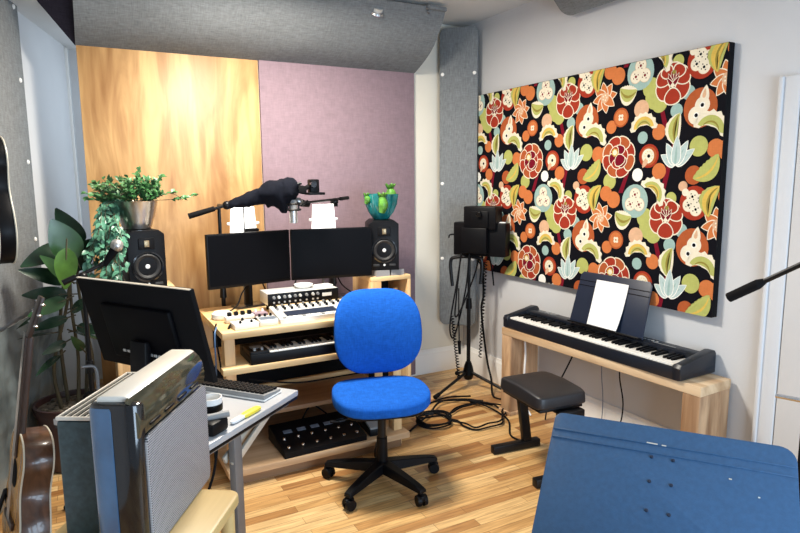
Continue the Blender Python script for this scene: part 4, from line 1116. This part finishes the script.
# computer keyboard
T = thing('computer_keyboard', 'black computer keyboard with pale edge on the dark topped table', 'computer keyboard', on_table(.050, .055, TZ + .001), TBL - R(1))
T.scale = (.82, .78, .9)
b = MB(); b.prism([(0, .004), (.15, .004), (.15, .030), (0, .018)], .44, frame((0, 1, 0), (0, 0, 1), (1, 0, 0)), bev=.003); b.build('case', M['grey'], T)
b = MB(); b.box((.22, .075, .005), (.446, .158, .008), bev=.003); b.build('bottom_edge', M['white'], T)
p0 = None
for r_ in range(5):
    for k in range(15):
        if p0 is None:
            b = MB(); b.box((0, 0, 0), (.022, .021, .009), bev=.002); p0 = o = b.build('key_cap', M['black'], T)
        else:
            o = p0.copy(); COL.objects.link(o); o.parent = T
        y = .020 + r_ * .0265
        o.location = (.026 + k * .0277, y, .018 + .08 * y + .006)
T = thing('big_monitor', 'large black monitor seen from behind on the dark topped table', 'monitor', on_table(.475, .29, TZ + .001), TBL + R(-7))
# its screen faces local -y (away from the camera); the back is local +y
MT = Matrix.Translation((0, .05, .310)) @ Euler((R(-14), 0, 0)).to_matrix().to_4x4()
b = MB(MT); b.box((0, 0, 0), (.655, .022, .385), bev=.004); b.build('housing', M['black_matte'], T)
b = MB(MT); b.box((0, .018, -.02), (.40, .030, .24), bev=.012); bk = b.build('back_cover', M['screen'], T)
b = MB(MT); b.box((0, .006, .1935), (.650, .010, .003)); b.build('edge_strip', M['pale_metal'], T)
for i in range(9):
    b = MB(MT); b.box((-.09 + .026 * i, .034, -.100), (.016, .006, .010)); b.build('port', M['silver'], bk)
b = MB(); b.bar((0, .09, .01), (0, .075, .26), .09, .03, .005); b.build('stand_post', M['black'], T)
b = MB(); b.prism(rounded_rect(.26, .19, .03), .012, bev=.003); b.build('stand_base', M['black'], T)
T = thing('mug', 'white mug with black bands at the near edge of the dark topped table', 'mug', on_table(.11, .42, TZ + .001))
b = MB(); b.lathe([(0, 0), (.038, 0), (.040, .004), (.041, .10), (.037, .10), (.036, .01), (0, .008)], seg=30); b.build('cup', M['glass'], T)
for z in (.012, .052):
    b = MB(); b.lathe([(.0414, z), (.0418, z + .002), (.0422, z + .024), (.0418, z + .026)], seg=30); b.build('band', M['black'], T)
b = MB(); b.tube([(-.028, -.028, .08), (-.046, -.046, .076), (-.046, -.046, .035), (-.028, -.028, .022)], .005); b.build('handle', M['glass'], T)
T = thing('dark_gadget', 'black clamp gadget lying beside the mug on the dark topped table', 'gadget', on_table(.045, .485, TZ + .001), .4)
b = MB(); b.box((0, 0, .025), (.09, .06, .05), (0, 0, .3), .012); b.build('body', M['black'], T)
b = MB(); b.rod((-.03, .02, .055), (.05, -.02, .06), .012); b.build('roller', M['grey'], T)
T = thing('craft_knife', 'yellow and white handled tool lying on the dark topped table', 'tool', on_table(.03, .34, TZ + .009), R(38))
b = MB(); b.superq((.045, 0, 0), (.055, .016, .009), .6, .6); b.build('handle', M['yellow'], T)
b = MB(); b.superq((-.03, 0, 0), (.040, .012, .007), .6, .6); b.build('sheath', M['white'], T)
T = thing('tube_lamp_arm', 'curved grey metal tube rising behind the big monitor by the potted plant', 'lamp arm', on_table(.60, .475, TZ + .001))
b = MB(); b.tube([(0, 0, 0), (0, 0, .10), (.0, .0, .155), (-.012, -.0, .180), (-.05, -.01, .186)], .0065, 12, 8); b.build('tube', M['grey_metal'], T)
b = MB(); b.lathe([(0, 0), (.05, 0), (.05, .012), (.012, .02), (0, .02)]); b.build('base', M['black'], T)
for pts, lab in (([(.62, .50, .724), (.60, .54, .80), (.52, .56, .83), (.46, .54, .76), (.40, .50, .726)], 'black cable arched over the table behind the big monitor'),
                 ([(.10, .40, .70), (.08, .46, .55), (.12, .52, .36), (.07, .50, .30), (.02, .46, .34), (.06, .43, .42)], 'black cable dangling below the near edge of the dark topped table'),
                 ([(.14, .44, .69), (.17, .50, .45), (.16, .56, .22), (.12, .62, .008), (.05, .70, .007)], 'black cable hanging from the dark topped table down to the floor')):
    cab('cable', [on_table(*p) for p in pts], .005, 'black_matte', lab)

# ------------------------------------------------------------------ air purifier on its little table
D24 = R(-31)
T = thing('side_table', 'light wooden side table under the silver fronted air purifier', 'table', (.10, 1.44, 0), R(-33))
TP_ = Matrix.Translation((-.090, .120, .705))
b = MB(TP_); b.prism(rounded_rect(.40, .36, .035), .030, bev=.006); b.build('tabletop', M['maple'], T)
for x in (-.25, .08):
    for y in (-.03, .26):
        b = MB(); b.rod((x, y, 0), (x, y, .705), .014, .020, 14); b.build('leg', M['maple'], T)
T = thing('air_purifier', 'tall appliance with perforated silver side and glossy black shoulder on the side table', 'air purifier', (.10, 1.44, .7355), D24)
PLN = .375
FR = frame((1, 0, 0), (0, 0, 1), (0, -1, 0)) @ Matrix.Translation((0, 0, -PLN))
core = [(-.012, 0), (-.012, .335), (-.022, .360), (-.100, .368), (-.112, .358), (-.116, .33), (-.116, 0)]
b = MB(FR); b.prism(core, PLN - .004, bev=.006); b.build('body', M['black_gloss'], T)
shoulder = [(-.002, .290), (.001, .318), (-.003, .346), (-.012, .366), (-.028, .382), (-.030, .372), (-.018, .356), (-.012, .335), (-.010, .290)]
b = MB(FR); b.prism(shoulder, PLN + .020, bev=.001); sh_ = b.build('shoulder_band', M['gold_gloss'], T)
for k in range(4):
    b = MB(); b.box((.0005, .055 + .080 * k, .306), (.006, .052, .007), bev=.002); b.build('slot', M['black'], sh_)
b = MB(FR); b.prism([(-.028, .372), (-.026, .381), (-.036, .386), (-.090, .386), (-.100, .381), (-.102, .370)], PLN + .010, bev=.003); b.build('top_plate', M['cream_top'], T)
GP = frame((0, 1, 0), (0, 0, 1), (1, 0, 0)) @ Matrix.Translation((PLN / 2 - .004, .144, -.004))
b = MB(GP); b.prism(rounded_rect(PLN - .008, .286, .020), .010, bev=.003); b.build('grille', M['mesh'], T)
# the rounded end cap that faces the room's near side
NE = Matrix.Translation((-.0585, .006, 0))
n_ = 18
outl = [(.0585 * math.copysign(abs(math.cos(PI + PI * k / n_)) ** .6, math.cos(PI + PI * k / n_)), -.036 * abs(math.sin(PI * k / n_)) ** .6) for k in range(n_ + 1)]
b = MB(NE); b.prism(outl, .372, bev=.010); b.build('end_cap', M['black_gloss'], T)
b = MB(NE); b.prism([(x * 1.02, y * 1.06 - .001) for x, y in outl if x < .004] + [(.004, 0)], .362, Matrix.Translation((0, 0, .004)), bev=.010); b.build('blue_end_panel', M['blue_gloss'], T)
T = thing('slatted_unit', 'dark teal slim unit with slatted vent top standing behind the air purifier', 'heater', (.10, 1.44, .7355), D24)
b = MB(); b.box((-.187, .225, .150), (.112, .345, .298), bev=.008); b.build('case', M['teal_side'], T)
b = MB(); b.box((-.187, .225, .299), (.102, .333, .006), bev=.002); b.build('vent_well', M['black'], T)
b = MB()
for y in (.056, .394): b.box((-.187, y, .305), (.112, .008, .010), bev=.003)
for x in (-.240, -.134): b.box((x, .225, .305), (.006, .345, .010), bev=.003)
b.build('vent_rim', M['cream_top'], T)
for k in range(5):
    b = MB(); b.box((-.224 + .017 * k, .225, .304), (.0030, .33, .008)); b.build('slat', M['cream_top'], T)

# ------------------------------------------------------------------ music stand in the foreground
TLc = Vector((1.075, 1.115, 1.0)); ax = Vector((.30, -.405, 0)).normalized(); dn = Vector((-.19, -.135, -.205)).normalized()
nn = ax.cross(dn)
if nn.z < 0: nn = -nn
T = thing('music_stand', 'black metal music stand with a blue sheen in the right foreground', 'music stand', (TLc + ax * .25 + dn * .17).xy.to_3d())
org = TLc - Vector(T.location)
yv = -dn; zv = ax.cross(yv)
FRM = frame(ax, yv, zv); FRM.translation = org + ax * .239 + dn * .175
b = MB(FRM)
out = []
W_, H_ = .528, .35
for cx, cy, a, r in ((W_ / 2 - .035, H_ / 2 - .035, 0, .035), (-W_ / 2 + .02, H_ / 2 - .02, 90, .02), (-W_ / 2 + .01, -H_ / 2 + .01, 180, .01), (W_ / 2 - .01, -H_ / 2 + .01, 270, .01)):
    for i in range(7): out.append((cx + r * math.cos(R(a + 15 * i)), cy + r * math.sin(R(a + 15 * i))))
b.prism(out, .004, Matrix.Translation((0, 0, -.002)), bev=.0012); dk = b.build('desk', M['blue_sheen_stand'], T)
for y in (H_ / 2 - .046, H_ / 2 - .068):
    b = MB(FRM); b.box((0, y, .0022), (W_ - .004, .0050, .0035), bev=.0012); b.build('rib', M['blue_sheen_stand'], dk)
for x in (-.028, .018):
    for y in (.096, .036, -.032):
        b = MB(FRM); b.lathe([(.0042, .0015), (.0036, .0036), (0, .0046)], (x, y, .001), 14); b.build('rivet', M['rest'], dk)
b = MB(FRM)
for x, y, w in ((-.030, H_ / 2 - .0455, .024), (-.004, H_ / 2 - .0465, .010), (.135, .075, .006), (.19, .045, .004)): b.box((x, y, .0042), (w, .0028, .0008), (0, 0, -.03))
b.build('scuff', M['pale_metal'], dk)
b = MB(FRM); b.box((0, -H_ / 2 + .004, .030), (W_ - .03, .004, .060), bev=.0015); b.build('lip', M['blue_sheen_stand'], T)
sgn = 1 if zv.z > 0 else -1
b = MB(); ctr = FRM @ Vector((0, -.02, -.03 * sgn)); b.rod(FRM @ Vector((0, -.02, -.003)), ctr, .022); b.build('bracket', M['black_metal'], T)
b = MB(); b.rod((ctr.x, ctr.y, .20), (ctr.x, ctr.y, ctr.z), .011); b.rod((ctr.x, ctr.y, .10), (ctr.x, ctr.y, .60), .015); b.build('pole', M['black_metal'], T)
for k in range(3):
    t = R(60 + 120 * k); b = MB(); b.rod((ctr.x, ctr.y, .20), (ctr.x + .24 * math.cos(t), ctr.y + .24 * math.sin(t), .012), .011, .010); b.build('leg', M['black_metal'], T)

# ------------------------------------------------------------------ boom stand at the right edge
T = thing('boom_stand', 'black boom mic stand at the right edge of the room by the door casing', 'microphone stand', (2.06, .90, 0))
rod_stand(T, (0, 0, 0), 1.43, fr=.26, a0=60)
b = MB(); d0 = Vector((-.06, .40, 1.180)); d1 = Vector((.0, .02, 1.432)); b.rod(d0, d1 + (d1 - d0) * .4, .0085, seg=14); bo = b.build('boom', M['black_metal'], T)
b = MB(); b.rod(d0, d0.lerp(d1, .24), .017, .017, 16); b.rod(d0.lerp(d1, .24), d0.lerp(d1, .29), .017, .010, 16); b.build('counterweight', M['black_matte'], bo)
b = MB(); b.ball((0, .03, 1.43), .027, seg=14); b.rod((-.05, .06, 1.385), (.02, .04, 1.42), .006); b.ball((-.052, .06, 1.383), .011, seg=10); b.build('swivel', M['black_metal'], T)
T = thing('side_bar_stand', 'black floor stand with a chrome side bar at the right edge before the door', 'stand', (2.405, 1.19, 0))
b = MB(); b.box((0, 0, .34), (.07, .07, .66), bev=.012); b.rod((0, 0, .66), (0, 0, .79), .016); b.build('column', M['black'], T)
b = MB(); b.box((0, 0, .012), (.20, .20, .024), bev=.006); b.build('base', M['black'], T)
b = MB(); b.rod((-.045, .125, .752), (.02, -.04, .752), .0095); b.build('side_bar', M['chrome'], T)

# ------------------------------------------------------------------ handheld microphone on the left boom
T = thing('boom_stand', 'black boom mic stand among the plants left of the big monitor', 'microphone stand', (.005, 3.20, 0))
rod_stand(T, (0, 0, 0), 1.15, fr=.16, a0=45, r=.010)
b = MB(); b.rod((-.07, .015, 1.140), (.085, .037, 1.205), .0085, seg=12); b.rod((-.085, .013, 1.134), (-.03, .021, 1.157), .014, seg=12); b.build('boom', M['black_metal'], T)
b = MB(); b.ball((0, .020, 1.155), .024, seg=14); b.build('swivel', M['black_metal'], T)
b = MB(); b.rod((.075, .036, 1.200), (.115, .036, 1.222), .013); b.build('clip', M['black_metal'], T)
T = thing('vocal_microphone', 'dark vocal microphone with silver ball grille over the ivy beside the left speaker', 'microphone', (.135, 3.235, 1.245))
b = MB(); b.ball((.028, 0, .050), .030, (1, 1, 1.05), seg=24); b.build('grille', M['mic_grille'], T)
b = MB(); b.rod((-.035, 0, -.045), (.016, 0, .030), .013, .022, 20); b.build('body', M['black_matte'], T)

# ------------------------------------------------------------------ big potted plant
T = thing('potted_rubber_plant', 'broad leaved plant in a large dark brown floor pot by the left wall', 'potted plant', (-.10, 3.80, 0))
b = MB(); b.lathe([(0, 0), (.140, 0), (.148, .01), (.178, .30), (.192, .335), (.198, .36), (.196, .375), (.182, .375), (.174, .34), (0, .335)], seg=44); b.build('pot', M['pot_brown'], T)
b = MB(); b.lathe([(0, .350), (.10, .352), (.176, .345), (.176, .33)], seg=24); 
for k in range(50):
    a = rnd.uniform(0, 6.28); q_ = rnd.uniform(0, .16); b.ball((q_ * math.cos(a), q_ * math.sin(a), .352), rnd.uniform(.008, .020), (1.3, 1, .7), 6)
b.build('soil', M['soil'], T)
stm = MB(); dark = MB(); midl = MB(); brt = MB()
def bl(b, p0, p1, W, n, droop=.1, fold=.18):
    p0, p1 = Vector(p0) - Vector((-.10, 3.80, 0)), Vector(p1) - Vector((-.10, 3.80, 0))
    d = p1 - p0; b.leaf(p0, d + Vector(n).normalized() * (droop * d.length), n, d.length * 1.03, W, droop, fold, 10, pw=.72)
    stm.tube([p0 - d * .22, p0, p0 + d * .3], .004, 6, 3)
cam_n = (.05, -1, .25)
bl(dark, (.02, 3.70, 1.27), (-.09, 3.68, 1.46), .125, (-.5, -1, .1))
bl(midl, (-.02, 3.56, 1.20), (-.11, 3.53, 1.41), .155, cam_n, .05, .10)
bl(dark, (-.06, 3.64, 1.27), (-.26, 3.56, 1.185), .10, (.1, -1, .45))
bl(brt, (-.055, 3.42, 1.28), (-.075, 3.44, 1.075), .105, cam_n, .05, .22)
bl(dark, (-.05, 3.68, 1.14), (.07, 3.58, 1.30), .13, cam_n, .05, .1)
bl(midl, (-.06, 3.58, 1.10), (-.17, 3.50, 1.235), .075, (.3, -1, .4))
bl(dark, (-.06, 3.63, 1.08), (-.27, 3.56, 1.165), .085, (0, -1, .45))
bl(dark, (-.07, 3.64, 1.01), (-.27, 3.60, 1.03), .085, (0, -1, .5))
bl(midl, (-.08, 3.60, .99), (-.25, 3.55, .93), .08, (0, -1, .45))
bl(dark, (-.06, 3.58, .93), (.04, 3.48, 1.00), .07, (0, -.8, .6))
bl(dark, (-.08, 3.66, .88), (-.25, 3.62, .84), .06, (0, -1, .5))
bl(dark, (-.04, 3.66, .83), (.06, 3.55, .80), .06, (0, -1, .45))
bl(dark, (-.10, 3.70, .74), (-.21, 3.64, .70), .055, (0, -1, .45))
bl(midl, (-.02, 3.70, .68), (-.07, 3.62, .78), .05, cam_n)
for k in range(6):
    z = rnd.uniform(.55, 1.0); a = rnd.uniform(2.6, 6.4); x = -.10 + .05 * math.cos(a); y = 3.74 + .04 * math.sin(a)
    bl(dark, (x, y, z), (x + .17 * math.cos(a), y + .15 * math.sin(a), z + rnd.uniform(-.09, .05)), rnd.uniform(.03, .055), (0, -.3, 1))
for pts in ([(.03, -.01, .34), (.05, .0, .62), (.04, -.10, .92), (.05, -.12, 1.18)], [(-.05, -.05, .34), (-.07, -.06, .60), (.02, -.14, .95), (.06, -.22, 1.20)], [(.07, .05, .34), (.10, .02, .70), (.08, -.05, 1.05), (.10, -.08, 1.26)],
            [(-.02, .05, .34), (-.03, .0, .75), (.02, -.1, 1.10), (.06, -.16, 1.28)], [(.09, -.05, .34), (.12, -.08, .60), (.10, -.12, .80)]):
    stm.tube(pts, .008, 8, 6, radii=[.011, .009, .008, .006][:len(pts)])
stm.build('stems', M['stem'], T); dark.build('dark_leaves', M['leaf_dark'], T); midl.build('green_leaves', M['leaf_mid'], T); brt.build('bright_leaf', M['leaf_bright'], T)

# ------------------------------------------------------------------ guitars at the left edge
def outline(s, waist=1.0):
    """half figure-eight body, bottom at y=0, length .49*s"""
    pts = [(0, 0), (.08, .006), (.14, .035), (.175, .085), (.185, .14), (.168, .20), (.135, .255), (.120, .295), (.126, .345), (.138, .39), (.128, .435), (.095, .470), (.05, .486), (0, .490)]
    sm = []
    P = [pts[0]] + pts + [pts[-1]]
    for i in range(1, len(P) - 2):
        for k in range(4):
            t = k / 4
            f = lambda a, b, c, d: .5 * (2 * b + (c - a) * t + (2 * a - 5 * b + 4 * c - d) * t * t + (3 * b - a - 3 * c + d) * t ** 3)
            sm.append((f(P[i - 1][0], P[i][0], P[i + 1][0], P[i + 2][0]) * s, f(P[i - 1][1], P[i][1], P[i + 1][1], P[i + 2][1]) * s))
    sm.append((0, .49 * s))
    return sm + [(-x, y) for x, y in sm[-2:0:-1]]
def guitar(name, label, loc, rot, s, depth, top, side, neck, loc_up=0):
    T = thing(name, label, 'guitar', loc)
    G = Euler(rot).to_matrix().to_4x4() @ Matrix.Translation((0, 0, 0)) @ frame((1, 0, 0), (0, 0, 1), (0, -1, 0))    # face looks at local -y
    o = outline(s)
    b = MB(G); b.prism(o, depth, Matrix.Translation((0, 0, -depth)), bev=.004); b.build('body', M[side], T)
    b = MB(G); b.prism([(x * .985, y * .985 + .004) for x, y in o], .004, Matrix.Translation((0, 0, .0))); tp = b.build('top', M[top], T)
    for z in (.0, -depth):
        b = MB(G); b.tube([(x, y, z) for x, y in o] + [(o[0][0], o[0][1], z)], .0035, 6, 0); b.build('binding', M['binding'], T)
    b = MB(G); b.lathe([(0, .001), (.050 * s, .001), (.052 * s, 0)], (0, .335 * s, .005), 28); b.build('sound_hole', M['black_matte'], tp)
    b = MB(G); b.box((0, .16 * s, .010), (.16 * s, .030, .012), bev=.003); b.build('bridge', M['rosewood'], tp)
    L0, L1 = .40 * s, (.49 + .36) * s
    b = MB(G); b.prism([(-.028, .49 * s - .02), (.028, .49 * s - .02), (.022, L1), (-.022, L1)], .026, Matrix.Translation((0, 0, -.020)), bev=.006); nk = b.build('neck', M[neck], T)
    b = MB(G); b.prism([(-.028, L0), (.028, L0), (.022, L1), (-.022, L1)], .006, Matrix.Translation((0, 0, .005)), bev=.001); b.build('fingerboard', M['rosewood'], nk)
    b = MB(G @ Matrix.Translation((0, L1, 0)) @ Euler((R(-12), 0, 0)).to_matrix().to_4x4()); b.prism([(-.022, 0), (.022, 0), (.036, .05), (.033, .17), (-.033, .17), (-.036, .05)], .015, Matrix.Translation((0, 0, -.010)), bev=.002); hs = b.build('headstock', M[neck], T)
    for sx in (-1, 1):
        for k in range(3):
            b = MB(G @ Matrix.Translation((0, L1, 0)) @ Euler((R(-12), 0, 0)).to_matrix().to_4x4()); b.rod((sx * .034, .055 + .045 * k, -.004), (sx * .050, .055 + .045 * k, -.004), .004); b.ball((sx * .056, .055 + .045 * k, -.004), .009, (1, .7, 1.2), 10); b.build('tuner', M['chrome'], hs)
    b = MB(G)
    for k in range(6): b.rod(((k - 2.5) * .010, .16 * s, .016), ((k - 2.5) * .0062, L1 + .02, .0135), .0009, seg=5)
    b.build('strings', M['steel'], T)
    return T
guitar('acoustic_guitar', 'acoustic guitar with brown sides and cream binding standing at the lower left edge', (-.355, 2.81, .055), (R(-9), 0, R(-78)), 1.10, .105, 'guitar_top', 'guitar_side', 'rosewood')
T = thing('guitar_stand', 'black guitar stand under the acoustic guitar at the lower left edge', 'guitar stand', (-.355, 2.81, 0))
b = MB()
for k in (-1, 1): b.tube([(.12 * k, -.06, .012), (.10 * k, .03, .046), (0, .14, .30)], .009, 8, 4)
b.tube([(0, .14, .30), (.0, .20, .012)], .009, 8, 0); b.rod((-.11, .0, .040), (.11, .0, .040), .008); b.build('frame', M['black_metal'], T)
guitar('hanging_guitar', 'black bodied guitar with pale binding hanging high at the left edge', (-.325, 3.06, 1.265), (0, R(2), R(-76)), 1.08, .060, 'black', 'black', 'rosewood')
T = thing('guitar_hanger', 'black wall bracket holding the black hanging guitar', 'guitar hanger', (wall_x(3.12), 3.12, 2.17))
b = MB(); b.box((.030, 0, 0), (.05, .06, .10), bev=.008); b.build('plate', M['black'], T)
b = MB(); b.tube([(.04, 0, .0), (.14, -.06, .0), (.25, -.10, .0)], .008); b.build('arm', M['black_metal'], T)

# ------------------------------------------------------------------ camera
cd = bpy.data.cameras.new('camera'); cam = bpy.data.objects.new('camera', cd); COL.objects.link(cam)
cd.sensor_width = 36; cd.lens = 605.3 / 800 * 36; cd.clip_start = .02
yaw, pitch, roll = R(28.044), R(8.162), R(-.504)
Fv = Vector((math.sin(yaw) * math.cos(pitch), math.cos(yaw) * math.cos(pitch), -math.sin(pitch)))
Rv = Vector((math.cos(yaw), -math.sin(yaw), 0)); Uv = Rv.cross(Fv)
R2 = math.cos(roll) * Rv + math.sin(roll) * Uv; U2 = -math.sin(roll) * Rv + math.cos(roll) * Uv
m4 = frame(R2, U2, -Fv); m4.translation = (0, 0, 1.6)
cam.matrix_world = m4
scene.camera = cam

# ------------------------------------------------------------------ light
def area(name, loc, target, size, power, col, sy=None, spread=None):
    l = bpy.data.lights.new(name, 'AREA'); l.energy = power; l.color = col; l.size = size
    if sy: l.shape = 'RECTANGLE'; l.size_y = sy
    if spread: l.spread = R(spread)
    o = bpy.data.objects.new(name, l); COL.objects.link(o); o.location = loc
    o.rotation_euler = (Vector(target) - Vector(loc)).to_track_quat('-Z', 'Y').to_euler(); return o
def spot(name, loc, target, power, col, angle, blend, rad=.05):
    l = bpy.data.lights.new(name, 'SPOT'); l.energy = power; l.color = col; l.spot_size = R(angle); l.spot_blend = blend; l.shadow_soft_size = rad
    o = bpy.data.objects.new(name, l); COL.objects.link(o); o.location = loc
    o.rotation_euler = (Vector(target) - Vector(loc)).to_track_quat('-Z', 'Y').to_euler(); return o
area('window_daylight', (1.55, -.9, 1.2), (1.3, 3.0, .6), 2.0, 80, (.62, .80, 1.0), 1.4)
area('ceiling_lamp', (1.0, 3.02, 2.70), (1.02, 3.10, 0), .45, 88, (1.0, .92, .80))
area('bay_fill', (.44, 4.85, 1.50), (-.6, 4.75, 1.45), .9, 6.5, (.72, .85, 1.0), 2.2)  # added area lamp hidden behind the plywood to brighten the bay
w = bpy.data.worlds.new('world'); scene.world = w; w.use_nodes = True
bg = w.node_tree.nodes['Background']; bg.inputs['Color'].default_value = (.72, .84, 1.0, 1); bg.inputs['Strength'].default_value = .34

vs = scene.view_settings
scene.display_settings.display_device = 'sRGB'
vs.view_transform = 'Standard'; vs.look = 'None'; vs.gamma = 1; vs.exposure = .3; vs.use_curve_mapping = False
